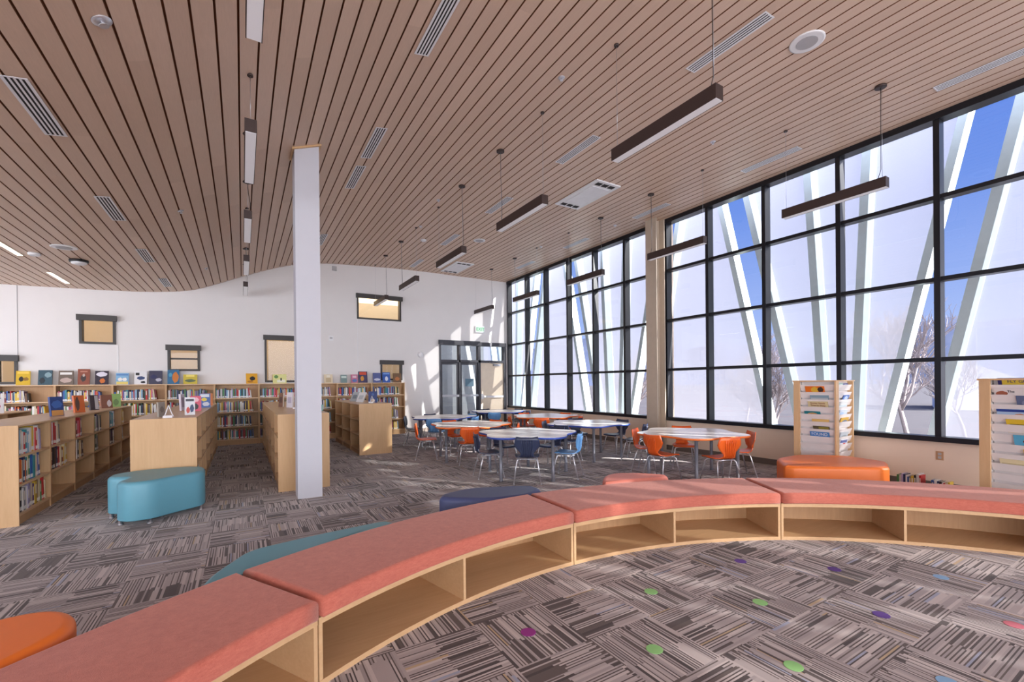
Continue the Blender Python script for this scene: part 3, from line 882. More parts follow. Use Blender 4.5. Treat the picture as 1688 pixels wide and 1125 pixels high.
for (nm, x, y, a0, ed, chs) in TB:
    t = TM[ed] if ed not in first else copy_tree(TM[ed]); first[ed] = 1
    t.location = (x, y, 0); t.rotation_euler = (0, 0, math.radians(a0))
    tag(t, 'white topped five lobed ' + nm, 'table', 'five lobed activity tables')
    seen = {}
    for j, (cx, cy, fa, cc) in enumerate(chs):
        ch = CM[cc] if ('c', cc) not in first else copy_tree(CM[cc]); first[('c', cc)] = 1
        ch.location = (cx, cy, 0); ch.rotation_euler = (0, 0, math.radians(fa))
        # side of the table as seen from the camera
        dx, dy = cx - x, cy - y
        lat = dx * rt.x + dy * rt.y; dep = dx * fw.x + dy * fw.y
        side = ('near' if dep < 0 else 'far') if abs(dep) > abs(lat) else ('left' if lat < 0 else 'right')
        if side in seen:
            side = ('near ' if dep < 0 else 'far ') + ('left' if lat < 0 else 'right')
        seen[side] = 1
        cw = {'navy': 'dark navy', 'blue': 'sky blue', 'orange': 'orange'}[cc]
        tag(ch, f'{cw} chair at {side} of {nm}', 'chair', 'moulded school chairs around the tables')

# ================================================================== bookcases
BOOKS = []          # dicts: world position, rotation, size, colour, label
COLORS = {'white': (232, 230, 228), 'cream': (226, 212, 178), 'red': (196, 44, 48), 'dark red': (126, 34, 40), 'orange': (222, 108, 40), 'yellow': (226, 190, 66), 'green': (74, 140, 84), 'dark green': (38, 84, 62), 'teal': (54, 140, 148), 'light blue': (140, 182, 210), 'blue': (48, 98, 176), 'navy': (36, 48, 92), 'purple': (104, 70, 132), 'pink': (206, 104, 134), 'brown': (112, 76, 54), 'black': (36, 34, 36), 'grey': (128, 128, 132), 'lavender': (176, 164, 198)}
WEIGHT = ['white'] * 4 + ['cream'] * 2 + ['red'] * 2 + ['dark red', 'orange', 'yellow', 'yellow', 'green', 'dark green', 'teal', 'light blue', 'light blue', 'blue', 'blue', 'navy', 'navy', 'purple', 'pink', 'brown', 'brown', 'black', 'black', 'black', 'grey', 'grey', 'lavender']
def fill(origin, rz, x0, x1, z, hmax, where, seed, colors=None, frac=.8, lean_end=True, front=.03, seen=True, hs=(.62, .95), ws=(.012, .034), dmax=.24):
    rd = random.Random(seed)
    x = x0 + .006; i = 0
    lim = x0 + (x1 - x0) * frac
    c, s = math.cos(rz), math.sin(rz)
    while True:
        wd = rd.uniform(*ws)
        if colors and i >= len(colors): break
        if x + wd > lim: break
        cn = colors[i] if colors else rd.choice(WEIGHT)
        h = hmax * rd.uniform(*hs); d = min(dmax, h * rd.uniform(.68, .85))
        lean = 0.0
        if lean_end and (lim - x) < .10 and frac < .97: lean = rd.uniform(.05, .12)
        if colors and i >= len(colors) - 2 and lean_end: lean = .10
        hh = h
        fy = front + rd.uniform(0, .012)
        BOOKS.append(dict(p=(origin[0] + c * x - s * fy, origin[1] + s * x + c * fy, z), rz=rz, lean=lean, size=(wd, d, hh), col=cn, where=where, i=i, seen=seen))
        x += wd + .0012 + (hh * math.sin(lean) * .0 if lean == 0 else 0.004)
        i += 1

def bookcase(name, origin, rz, wd, dep, h, shelves, label, group, double=False, base=.10, top=False, end0=True, end1=True, mats=None):
    mv = M['maple']; mi = M['maple_in']
    t = thing('bookcase', (origin[0], origin[1], 0), rz, label, 'bookcase', group)
    th = .019
    for k, x in enumerate((0, wd - th)):
        o = MB(); o.box(x + .0004, x + th - .0004, 0, dep, 0, h); o.build('side_panel', mv, t)
    o = MB(); 
    if double: o.box(th, wd - th, dep / 2 - .006, dep / 2 + .006, base, h)
    else: o.box(th, wd - th, dep - .012, dep, base, h)
    o.build('back_panel', mi, t)
    o = MB(); o.box(th, wd - th, .012, dep - (.012 if double else 0), 0, base - .02); o.build('plinth', mi, t)
    for z in shelves:
        o = MB()
        if double:
            o.box(th, wd - th, .004, dep / 2 - .006, z - .022, z); o.box(th, wd - th, dep / 2 + .006, dep - .004, z - .022, z)
        else: o.box(th, wd - th, .004, dep - .012, z - .022, z)
        o.build('shelf', M['maple_x'], t)
    return t
# long run against the back wall
YF = 13.43
UP = [-5.28, -4.39, -3.49, -2.54, -1.57, -.60, .37, 1.33, 2.31, 3.28, 4.27]
ZR = [.15, .47, .84, 1.20]; HR = [.32, .37, .36, .32]
BK = ['at far left edge', 'left of the corner of the low case', 'behind the four displayed books at left', 'below the light blue display book', 'behind the second low case', 'left of the white column', 'partly hidden by the column', 'just right of the column', 'second from its right end', 'at its right end']
RN = ['bottom', 'third', 'second', 'top']
for i in range(10):
    wdt = UP[i + 1] - UP[i]
    bookcase('b', (UP[i], YF, 0), 0, wdt, WY - .014 - YF, 1.545, ZR, 'tall maple bookcase against the back wall, section ' + BK[i], 'tall bookcases along the back wall', base=.15)
    for r in range(4):
        seen = not (i < 4 and r < 2) and not (i == 6)
        full = {0: .62, 1: .93, 2: .97, 3: .9, 4: .93, 5: .9, 6: .96, 7: .9, 8: .95, 9: .9}[i]
        if i == 1 and r == 3: full = .60
        if i == 2 and r == 3: full = .88
        if i == 9 and r < 2: full = .85
        fill((UP[i], YF), 0, .02, wdt - .02, ZR[r], HR[r] - .03, f'{RN[r]} shelf, wall bookcase {["at far left", "beside wall seam", "left of the cable", "below light blue book", "behind middle low case", "left of column", "behind column", "right of column", "next to last", "at right end"][i]}', 100 + i * 7 + r, frac=full * random.uniform(.93, 1), seen=seen, hs=(.66, .88))
o = box_obj('countertop', (UP[0], UP[-1], YF - .008, WY - .014, 1.545, 1.565), M['maple_x'])
tag(o, 'continuous maple top board over the back wall bookcases', 'worktop')

# low double sided cases
LZ = [.115, .435, .755]; LH = 1.075
def island(xr, y0, n, u, faces, nm, gp, depth=.62, faceright=True):
    for k in range(n):
        if faceright: org, rz = (xr, y0 + k * u), PI / 2
        else: org, rz = (xr, y0 + (k + 1) * u), -PI / 2
        bookcase('i', org, rz, u - .001, depth, LH, LZ, f'{nm}, {ORD[k]} section from the near end', gp, True, base=.115)
    sgn = -1 if faceright else 1
    xa, xb = sorted((xr + sgn * -.006, xr + sgn * (depth + .006)))
    tp = box_obj('countertop', (xa, xb, y0 - .005, y0 + n * u, LH, LH + .02), M['maple_x'])
    tag(tp, f'maple top board of the {nm}', 'worktop')
    return (xa, xb)
island(-2.10, 6.95, 6, .975, None, 'low maple bookcase on the left with filled shelves', 'left low bookcase sections')
ep = box_obj('end_panel', (-2.73, -2.09, 6.925, 6.945, 0, 1.095), M['maple']); tag(ep, 'plain maple end panel closing the left low bookcase', 'panel')
island(-.53, 7.22, 6, .965, None, 'low maple bookcase behind the turquoise stool', 'middle low bookcase sections', .66)
ep = box_obj('end_panel', (-1.20, -.52, 7.195, 7.215, 0, 1.095), M['maple']); tag(ep, 'plain maple end panel behind the turquoise stool', 'panel')
island(.43, 7.10, 6, .965, None, 'low maple bookcase behind the white column', 'low bookcase sections behind the column', .66, False)
ep = box_obj('end_panel', (.42, 1.10, 7.075, 7.095, 0, 1.095), M['maple']); tag(ep, 'plain maple end panel directly behind the white column', 'panel')
island(2.13, 9.84, 3, .965, None, 'empty low maple bookcase right of the column', 'empty low bookcase sections', .68, False)
ep = box_obj('end_panel', (2.12, 2.82, 9.815, 9.835, 0, 1.095), M['maple']); tag(ep, 'plain maple end panel of the empty bookcase right of the column', 'panel')
island(-3.30, 7.6, 4, .975, None, 'low maple bookcase farthest left behind the filled one', 'farthest left low bookcase sections', .62)

def lf(k, r, colors=None, frac=.6, seed=0, n=None, wname=None):
    fill((-2.10, 6.95 + k * .975), PI / 2, .02, .975 - .02, LZ[r], .315, f'{["bottom", "middle", "top"][r]} shelf, {ORD[k]} section of left low case', 500 + k * 9 + r + seed, colors, frac, hs=(.76, .95), ws=(.034, .064))
lf(0, 2, ['yellow', 'navy', 'light blue', 'cream', 'white', 'red', 'teal', 'light blue', 'white', 'yellow', 'white', 'red', 'pink', 'white', 'lavender'], .98)
lf(0, 1, ['yellow', 'orange', 'orange', 'cream', 'navy', 'orange', 'teal', 'cream', 'green', 'blue', 'teal', 'cream', 'lavender', 'blue'], .98)
lf(0, 0, ['dark red', 'light blue', 'black', 'white', 'grey', 'white', 'lavender', 'lavender', 'cream', 'purple', 'yellow', 'brown', 'cream', 'green', 'red', 'red', 'cream'], .99)
lf(1, 2, ['light blue', 'white', 'pink', 'white', 'lavender', 'red', 'red', 'white', 'cream', 'grey'], .98)
lf(1, 1, ['brown', 'lavender', 'dark red', 'black', 'brown', 'navy', 'black', 'red', 'cream', 'brown', 'red', 'yellow', 'cream', 'yellow'], .98)
lf(2, 2, ['blue', 'light blue', 'purple', 'dark red', 'red', 'pink', 'red', 'pink', 'grey'], .98)
lf(2, 1, ['dark red', 'brown', 'white', 'white', 'black', 'cream', 'yellow', 'cream', 'brown', 'black'], .98)
lf(3, 2, ['dark green', 'green', 'cream', 'green', 'white', 'navy', 'grey', 'cream', 'white', 'black', 'black'], .98)
lf(3, 1, ['dark red', 'red', 'teal', 'dark green', 'dark green', 'green', 'grey', 'cream'], .98)
lf(4, 2, ['light blue', 'white', 'blue', 'white', 'light blue', 'teal', 'teal', 'light blue', 'teal', 'white', 'blue'], .98)
lf(4, 1, ['navy', 'black', 'black', 'grey', 'black', 'purple', 'black', 'black', 'white', 'black'], .98)
lf(5, 2, ['white', 'navy', 'white', 'blue', 'yellow', 'yellow', 'cream', 'yellow'], .98)
lf(5, 1, ['white', 'grey', 'cream', 'brown', 'white', 'cream'], .98)
# few books in the middle low case
def mf(k, r, colors, x0=.45):
    fill((-.53, 7.22 + k * .965), PI / 2, x0, .94, LZ[r], .315, f'{["bottom", "middle", "top"][r]} shelf, {ORD[k]} section of middle low case', 700 + k * 9 + r, colors, .99, hs=(.75, .9), ws=(.025, .045), lean_end=False)
mf(0, 0, ['teal', 'navy', 'white'], .8); mf(1, 2, ['blue', 'light blue', 'white'], .1); mf(1, 1, ['blue', 'navy', 'blue'], .1)
mf(3, 1, ['dark red', 'black', 'dark red', 'red', 'white'], .1); mf(4, 2, ['black', 'grey', 'navy'], .1); mf(4, 1, ['grey', 'brown', 'cream'], .1)
# reading books standing on the floor along the window wall
fill((7.72, 2.54), -PI / 2, 0, .30, 0.0, .24, 'left row on the floor under the windows', 901, ['green', 'white', 'lavender', 'navy', 'white', 'blue', 'grey', 'yellow', 'black', 'white', 'red'], 2, False, .0, hs=(.75, .98), ws=(.014, .03))
fill((7.72, 2.18), -PI / 2, 0, .20, 0.0, .22, 'right row on the floor under the windows', 902, ['blue', 'white', 'navy', 'black', 'white', 'red', 'cream', 'yellow'], 2, False, .0, hs=(.7, .9), ws=(.012, .028))

# --- book meshes
def book_mesh(stk, band):
    mb = MB()
    mb.box(0, .12, 0, 1, 0, 1, 0); mb.box(.88, 1, 0, 1, 0, 1, 0); mb.box(.12, .88, 0, .06, 0, 1, 0); mb.box(.12, .88, .06, .97, .02, .975, 1)
    if stk: mb.box(.06, .94, -.008, 0, .06, .20, 2)
    if band: mb.box(.25, .75, -.006, 0, .45, .85, 3)
    return mb
BM = []
for sk in (0, 1):
    for bd in (0, 1):
        o = book_mesh(sk, bd).build('book', [M['book_cover'], M['pages'], M['sticker'], M['pages']])
        BM.append(o.data); bpy.data.objects.remove(o)
for b in BOOKS:
    p = project((b['p'][0], b['p'][1], b['p'][2] + b['size'][2] * .5))
    b['px'] = -1
    if p and -25 < p[0] < 1710 and b['seen']:
        b['px'] = (b['size'][0] * .8 + .01) * b['size'][2] / p[2] ** 2
BOOKS.sort(key=lambda b: -b['px'])
rb = random.Random(11)
one, many = BOOKS[:300], BOOKS[300:]
for b in one:
    o = bpy.data.objects.new('book', BM[(2 if rb.random() < .75 else 0) + (1 if rb.random() < .4 else 0)])
    COL.objects.link(o)
    o.location = b['p']; o.scale = b['size']
    o.rotation_euler = (Matrix.Rotation(b['rz'], 3, 'Z') @ Matrix.Rotation(b['lean'] * -1, 3, 'Y')).to_euler()
    c = lin(COLORS[b['col']])
    k = rb.uniform(.8, 1.15)
    o.color = (min(1, c[0] * k), min(1, c[1] * k), min(1, c[2] * k), 1)
    tag(o, f'{b["col"]} book, {ORD[min(b["i"], 39)]} from left, {b["where"]}', 'book', 'books standing spine out on the shelves')
mb = MB(); tints = []
for b in many:
    R3 = Matrix.Rotation(b['rz'], 3, 'Z') @ Matrix.Rotation(b['lean'] * -1, 3, 'Y')
    src = book_mesh(rb.random() < .75, False)
    base = len(mb.v)
    mb.v += [tuple(R3 @ Vector((v[0] * b['size'][0], v[1] * b['size'][1], v[2] * b['size'][2])) + Vector(b['p'])) for v in src.v]
    c = lin(COLORS[b['col']]); k = rb.uniform(.8, 1.15)
    for f, mi in zip(src.f, src.mi):
        mb.face([base + i for i in f], mi)
        tints += [(min(1, c[0] * k), min(1, c[1] * k), min(1, c[2] * k), 1)] * 4
if many:
    o = mb.build('shelved_books', [M['tinted_cover'], M['pages'], M['sticker']])
    ca = o.data.color_attributes.new('tint', 'FLOAT_COLOR', 'CORNER')
    ca.data.foreach_set('color', [v for t in tints for v in t])
    o['kind'] = 'stuff'; tag(o, 'many small books packed spine out on the back wall shelves', 'books')

# --- display books standing cover out
def display_book(x, y, z, wd, h, th, rz, base, art, label, tilt=.16, stand=False, pattern=0):
    t = thing('display_book', (x, y, z), rz, label, 'book', 'picture books displayed cover out')
    tl = (-tilt, 0, 0)
    cv = MB(); cv.box(-wd / 2, wd / 2, 0, .004, 0, h); cv.box(-wd / 2, wd / 2, th - .004, th, 0, h); cv.box(-wd / 2, -wd / 2 + .004, .004, th - .004, 0, h)
    cv.build('cover', plain('cover_' + '_'.join(map(str, base)), base, .4, var=.02), t, None, tl)
    pg = MB(); pg.box(-wd / 2 + .004, wd / 2 - .004, .004, th - .004, .004, h - .004); pg.build('page_block', M['pages'], t, None, tl)
    for n, (a0, a1, b0, b1, colr, shp) in enumerate(art):
        m_ = MB()
        if shp == 'r': m_.box(wd * (a0 - .5), wd * (a1 - .5), -.0015 - .0006 * n, 0, h * b0, h * b1)
        else:
            cx_, cz_, rx_, rz_ = wd * ((a0 + a1) / 2 - .5), h * (b0 + b1) / 2, wd * (a1 - a0) / 2, h * (b1 - b0) / 2
            pts = [(cx_ + rx_ * math.cos(2 * PI * q / 14) * (1 + .12 * math.sin(q * 2.7 + n)), cz_ + rz_ * math.sin(2 * PI * q / 14) * (1 + .12 * math.cos(q * 1.9 + n))) for q in range(14)]
            m_.hexa([(px_, -.0015 - .0006 * n, pz_) for px_, pz_ in pts], [(px_, 0, pz_) for px_, pz_ in pts])
        m_.build('cover_picture' if shp != 'r' else 'cover_panel', plain('ink_' + '_'.join(map(str, colr)), colr, .45, var=.02), t, None, tl)
    return t
ZD = 1.566
def dsp(x0, x1, h, base, art, label, rz=0.0):
    display_book((x0 + x1) / 2, 13.54, ZD, x1 - x0, h, .03, rz, base, art, label)
BL = (30, 30, 34); WH = (236, 234, 230)
dsp(-4.11, -3.90, .31, (222, 184, 44), [(.2, .55, .25, .6, BL, 'o'), (.5, .9, .3, .55, (150, 110, 40), 'o'), (.1, .9, .8, .95, (250, 214, 90), 'r')], 'yellow picture book with dark animal, first on top of the wall bookcases at left', .12)
dsp(-3.78, -3.56, .33, (52, 84, 98), [(.45, .95, .5, .85, (132, 160, 168), 'o'), (.1, .5, .1, .5, (24, 36, 44), 'o')], 'dark teal picture book, second on top of the wall bookcases')
dsp(-3.46, -3.22, .32, (112, 98, 88), [(.1, .9, .15, .5, (190, 168, 160), 'o'), (.1, .9, .72, .88, WH, 'r')], 'grey brown picture book with white title, third on the wall bookcases')
dsp(-3.15, -2.95, .36, (140, 74, 54), [(.25, .7, .2, .65, (62, 50, 50), 'o'), (.4, .6, .5, .7, (200, 180, 170), 'o'), (.2, .8, .8, .88, (190, 130, 110), 'r')], 'rust brown picture book, fourth on top of the wall bookcases')
dsp(-2.86, -2.63, .32, (44, 34, 52), [(.08, .92, .58, .92, (224, 220, 232), 'o'), (.35, .75, .1, .45, (206, 112, 44), 'o')], 'black picture book with white lettering block and orange animal on the bookcases')
dsp(-2.50, -2.27, .27, (132, 180, 216), [(.05, .95, .02, .25, (226, 206, 110), 'r'), (.15, .5, .3, .6, WH, 'o'), (.5, .85, .3, .6, WH, 'o'), (.05, .95, .78, .92, (92, 140, 196), 'r')], 'light blue picture book with pale trees on the wall bookcases')
dsp(-2.17, -1.94, .31, (230, 230, 232), [(.2, .85, .35, .62, (52, 70, 116), 'o'), (.1, .4, .7, .9, BL, 'r'), (.5, .9, .08, .25, BL, 'o')], 'white picture book with blue bird, on the bookcases under the small window')
dsp(-1.90, -1.65, .33, (62, 62, 86), [(.1, .6, .4, .7, (40, 44, 90), 'o'), (.5, .95, .2, .45, (190, 190, 206), 'o')], 'dark slate picture book with pale streak on the wall bookcases')
dsp(-1.55, -1.32, .35, (46, 108, 150), [(.4, .95, .1, .85, (206, 122, 50), 'o'), (.1, .4, .5, .8, (80, 160, 190), 'o')], 'blue and orange picture book under the small barred window')
dsp(-1.24, -.96, .24, (206, 186, 66), [(.1, .9, .2, .5, (96, 112, 80), 'o'), (.2, .8, .75, .95, (240, 224, 120), 'r')], 'low wide yellow green picture book on the wall bookcases')
dsp(.09, .35, .27, (232, 172, 36), [(.3, .8, .3, .7, BL, 'o'), (.1, .6, .1, .3, (180, 120, 30), 'o')], 'amber picture book left of the tall wall window', .15)
dsp(.70, 1.03, .25, (226, 224, 150), [(.1, .4, .55, .9, (96, 140, 70), 'o'), (.3, .9, .1, .4, (240, 240, 220), 'r'), (.55, .65, .3, .6, BL, 'r')], 'pale yellow picture book in front of the tall wall window')
dsp(1.98, 2.21, .25, (222, 206, 176), [(.2, .8, .1, .6, (196, 176, 140), 'r'), (.3, .7, .65, .9, (240, 232, 214), 'r')], 'cream picture book just right of the white column')
dsp(2.43, 2.60, .24, (118, 142, 142), [(.1, .9, .6, .85, (206, 220, 214), 'r')], 'small teal grey picture book right of the column')
dsp(2.72, 2.90, .25, (190, 110, 140), [(.1, .9, .1, .45, (92, 120, 180), 'o'), (.2, .8, .6, .85, (230, 200, 210), 'r')], 'small pink and blue picture book above the empty bookcase')
dsp(2.93, 3.18, .34, (64, 58, 96), [(.1, .9, .7, .95, (210, 80, 52), 'r'), (.2, .6, .15, .6, (214, 150, 60), 'o')], 'tall purple picture book with red title band')
dsp(3.35, 3.58, .30, (84, 96, 150), [(.1, .9, .2, .45, (200, 206, 224), 'o')], 'slate blue picture book third from the right end')
dsp(3.63, 3.86, .32, (48, 92, 176), [(.3, .7, .15, .6, (216, 222, 236), 'o'), (.1, .9, .8, .92, (120, 160, 220), 'r')], 'bright blue picture book in front of the rightmost small window')
dsp(3.95, 4.20, .29, (116, 88, 62), [(.2, .8, .2, .6, (190, 120, 70), 'o')], 'brown picture book at the right end of the wall bookcases')
# on the low cases
LT = LH + .021
display_book(-2.28, 8.90, LT, .17, .28, .03, .95, (42, 66, 128), [(.05, .95, .02, .3, (206, 150, 80), 'r'), (.1, .9, .4, .8, (60, 100, 170), 'o')], 'blue hardback standing on the left low bookcase, nearest one', .1)
display_book(-2.28, 9.94, LT, .17, .28, .03, 1.0, (210, 104, 34), [(.1, .5, .1, .9, (92, 66, 52), 'o')], 'orange hardback standing on the left low bookcase', .1)
display_book(-2.28, 10.80, LT, .16, .27, .03, 1.0, (64, 50, 52), [(.55, .95, .05, .95, (200, 196, 196), 'r')], 'dark brown hardback standing on the left low bookcase', .1)
display_book(-2.28, 11.65, LT, .20, .26, .03, .8, (146, 96, 72), [(.5, .9, .1, .6, (220, 210, 210), 'o')], 'brown picture book standing on the left low bookcase', .1)
display_book(-2.26, 12.25, LT, .15, .27, .03, .2, (120, 160, 76), [(.2, .8, .1, .6, (90, 120, 60), 'o')], 'green picture book farthest on the left low bookcase', .1)
for k, (xx, cn, hh) in enumerate(((0, 'white', .30), (.03, 'grey', .29), (.062, 'white', .31), (.094, 'lavender', .28))):
    o = bpy.data.objects.new('book', BM[3 if k % 2 else 0]); COL.objects.link(o)
    o.location = (-2.47 + xx, 6.98, LT); o.scale = (.028, .2, hh); o.color = lin(COLORS[cn])
    tag(o, f'{cn} book, {ORD[k]} in the upright row atop the near end of left low case', 'book', 'row of books on the left low bookcase')
def book_stand(x, y, z, rz, label):
    t = thing('book_stand', (x, y, z), rz, label, 'book stand')
    for s in (-1, 1):
        o = MB(); o.tube([(0, .0, .16), (s * .03, -.01, .06), (s * .05, -.02, .006)], .006, 6); o.build('leg', M['white_plastic'], t)
    o = MB(); o.box(-.07, .03, -.10, -.02, 0, .008); o.box(-.07, .03, -.105, -.098, 0, .03); o.build('ledge', M['white_plastic'], t)
book_stand(-.84, 7.42, LT, .2, 'empty white wire book stand on the bookcase behind the turquoise stool')
display_book(-.93, 7.62, LT, .15, .20, .02, 1.2, (150, 140, 128), [(.2, .8, .3, .7, (120, 110, 100), 'o')], 'grey picture book seen edge on beside the empty white stand', .05)
display_book(-.645, 7.85, LT, .12, .25, .03, .1, (222, 224, 230), [(.15, .5, .1, .45, (196, 70, 60), 'o'), (.5, .9, .15, .6, (50, 70, 110), 'o'), (.1, .9, .78, .92, (60, 60, 70), 'r')], 'white picture book with small figures on the middle low bookcase', .1)
display_book(-.66, 9.0, LT, .15, .25, .03, .15, (214, 84, 110), [(.25, .75, .1, .5, (50, 40, 44), 'o'), (.2, .8, .6, .9, (240, 190, 200), 'o')], 'pink picture book on the middle low bookcase', .1)
display_book(-.62, 10.4, LT, .18, .27, .03, .1, (70, 112, 184), [(.2, .7, .45, .7, (230, 210, 80), 'o'), (.1, .9, .75, .95, (226, 232, 240), 'r'), (.3, .9, .1, .4, (220, 226, 236), 'o')], 'blue and white picture book with yellow patch on the middle low bookcase', .1)
display_book(-.86, 9.4, LT, .15, .28, .03, 1.3, (206, 198, 210), [(.2, .8, .2, .8, (150, 140, 160), 'r')], 'lavender book standing edge on behind the pink picture book', .05)
display_book(-.66, 11.6, LT, .22, .26, .03, .1, (206, 120, 52), [(.2, .8, .2, .6, (240, 190, 120), 'o')], 'orange picture book farthest on the middle low bookcase', .1)
display_book(.62, 9.6, LT, .16, .27, .03, -1.2, (130, 92, 70), [(.2, .8, .3, .7, (90, 60, 50), 'r')], 'brown book standing left of the white column', .05)
display_book(.74, 9.2, LT, .16, .28, .03, -1.0, (214, 208, 214), [(.2, .8, .3, .7, (180, 170, 186), 'r')], 'pale book standing beside the brown one left of the column', .05)
book_stand(.86, 8.6, LT, -.6, 'white wire book stand partly hidden by the column')
display_book(.92, 8.75, LT, .18, .24, .025, -.9, (196, 190, 180), [(.2, .8, .2, .7, (140, 110, 140), 'o')], 'leaning picture book on the white stand beside the column', .45)
display_book(2.54, 10.35, LT, .19, .26, .03, -.35, (28, 52, 112), [(.3, .75, .02, .35, (214, 196, 176), 'o'), (.35, .65, .6, .85, (60, 90, 150), 'o')], 'navy picture book on the empty bookcase right of the column', .12)
book_stand(2.50, 10.25, LT, -.3, 'white stand holding the navy picture book')
display_book(2.36, 10.9, LT, .22, .26, .02, -1.0, (226, 226, 228), [(.2, .8, .3, .7, (190, 196, 200), 'r')], 'white picture book leaning far back on the empty bookcase', .5)
display_book(2.34, 11.5, LT, .22, .26, .02, -1.0, (170, 176, 180), [(.2, .8, .3, .7, (120, 130, 140), 'r')], 'grey picture book leaning behind the white one', .5)
display_book(1.05, 7.7, LT, .16, .10, .02, -1.2, (60, 170, 170), [(.2, .8, .2, .8, (40, 140, 140), 'r')], 'small teal booklet just right of the white column', .05)
display_book(-3.55, 10.1, LT, .16, .28, .03, .5, (190, 60, 70), [(.2, .8, .5, .9, WH, 'r')], 'red and white book on the farthest left low bookcase', .08)
display_book(-3.42, 10.5, LT, .18, .24, .03, .3, (222, 220, 222), [(.2, .8, .2, .7, (180, 70, 80), 'o')], 'white book with red shape on the farthest left low bookcase', .08)

# ================================================================== magazine spinners
def spinner(x, y, rz, s, label, pitch, n=10):
    H_ = 1.505
    t = thing('magazine_spinner', (x, y, 0), rz, label, 'display rack', 'birch magazine spinners')
    o = MB(); o.box(-s/2 - .01, s/2 + .01, -s/2 - .01, s/2 + .01, H_ - .018, H_); o.build('top_board', M['birch'], t)
    o = MB(); o.lathe([(s * .42, 0), (s * .42, .04), (.05, .06), (.05, .12)], 28); o.build('base', M['birch'], t)
    o = MB(); o.box(-s/2, s/2, -s/2, s/2, .12, .15); o.build('bottom_board', M['birch'], t)
    pw, th = .088, .022
    for f in range(4):
        R = Matrix.Rotation(f * PI / 2, 3, 'Z')
        o = MB(); o.box(-s/2, -s/2 + pw, -s/2, -s/2 + th, .15, H_ - .018)
        o.v = [tuple(R @ Vector(v)) for v in o.v]
        o.build('corner_post', M['birch'], t)
        o = MB()
        x0, x1 = -s / 2 + pw, s / 2 - th
        o.box(x0, x1, -s/2 + .075, -s/2 + .08, .15, H_ - .018)
        for k in range(n + 3):
            zb = H_ - .045 - (k + 1) * pitch
            if zb < .16: break
            o.hexa([(x0, -s/2 + .045, zb), (x1, -s/2 + .045, zb), (x1, -s/2 + .075, zb), (x0, -s/2 + .075, zb)],
                   [(x0, -s/2 + .012, zb + pitch * .80), (x1, -s/2 + .012, zb + pitch * .80), (x1, -s/2 + .016, zb + pitch * .80), (x0, -s/2 + .016, zb + pitch * .80)])
        o.v = [tuple(R @ Vector(v)) for v in o.v]
        o.build('pocket_panel', M['acrylic'], t)
    return t
def rack_book(x, y, rz, s, face, k, pitch, u, wd, up_, base, art, label, text=None, tcol=(250, 250, 250), tsz=.05):
    """cover leaning in pocket k of a face; u = sideways centre, up_ = how far it stands out above the pocket lip"""
    H_ = 1.505
    lip = H_ - .045 - (k + 1) * pitch + pitch * .80
    R = Matrix.Rotation(rz + face * PI / 2, 3, 'Z')
    p = R @ Vector((u, -s/2 + .060, 0))
    t = display_book(x + p.x, y + p.y, lip - .085, wd, .085 + up_, .008, rz + face * PI / 2, base, art, label, tilt=-.30)
    t.name = 'magazine'; t['group'] = 'magazines in the spinners'
    if text:
        text_mesh('title', text, tsz, plain('title_ink_' + '_'.join(map(str, tcol)), tcol, .5), t, (0, -.0035 - math.sin(.30) * (.085 + up_ * .5), math.cos(.30) * (.085 + up_ * .5)), (PI / 2 + .30, 0, 0), .0006)
    return t
R1 = (7.66, 3.41, math.radians(-89), .58)
spinner(*R1, 'birch magazine spinner in front of the window, behind the orange stool', .1105)
R2 = (7.0, 1.20, math.radians(-101), .54)
spinner(*R2, 'birch magazine spinner cut off by the right edge', .1025)
def rb1(face, k, *a, **kw): rack_book(*R1, face, k, .1105, *a, **kw)
def rb2(face, k, *a, **kw): rack_book(*R2, face, k, .1025, *a, **kw)
rb1(0, 0, -.03, .25, .0, (226, 214, 206), [(.1, .5, .75, .95, (196, 96, 90), 'r')], 'pale magazine with red title in the topmost pocket of the left spinner')
rb1(0, 1, .0, .26, .095, (232, 120, 28), [(.3, .7, .45, .95, (226, 184, 60), 'o'), (.65, .95, .5, .95, (60, 46, 40), 'o')], 'orange picture book high in the left spinner')
rb1(0, 2, .06, .25, .07, (138, 166, 182), [(.05, .95, .5, .75, (190, 200, 204), 'r')], 'pale blue grey picture book in the left spinner')
rb1(0, 3, .04, .27, .088, (222, 208, 162), [], 'cream picture book with black and red title in the left spinner', text='Goose Needs\nTime to Sleep', tcol=(140, 50, 40), tsz=.036)
rb1(0, 4, -.04, .22, .045, (30, 128, 138), [(.2, .8, .55, .85, (206, 160, 100), 'o')], 'teal picture book low in the left spinner')
rb1(0, 5, .07, .23, .042, (232, 196, 120), [], 'sandy yellow picture book in the left spinner')
rb1(0, 6, .08, .22, .048, (92, 84, 66), [(.35, .95, .6, .95, (150, 140, 60), 'r')], 'dark olive picture book in the left spinner')
rb1(0, 7, .06, .26, .075, (78, 140, 206), [], 'blue picture book titled in white capitals in the left spinner', text='FOUND', tcol=(240, 244, 248), tsz=.062)
rb1(1, 0, -.07, .16, .02, (120, 190, 180), [(.1, .9, .5, .9, (230, 220, 220), 'r')], 'mint picture book on the right face of the left spinner, top pocket')
rb1(1, 0, .11, .14, .02, (96, 116, 190), [(.2, .8, .5, .9, (200, 210, 230), 'o')], 'blue picture book on the right face of the left spinner, top pocket')
rb1(1, 2, .10, .18, .07, (86, 122, 190), [(.2, .8, .5, .9, (190, 206, 230), 'o')], 'blue picture book on the right face of the left spinner, third pocket')
rb1(1, 3, .0, .26, .085, (226, 230, 230), [(.1, .9, .5, .7, (200, 214, 220), 'r')], 'white picture book on the right face of the left spinner, fourth pocket')
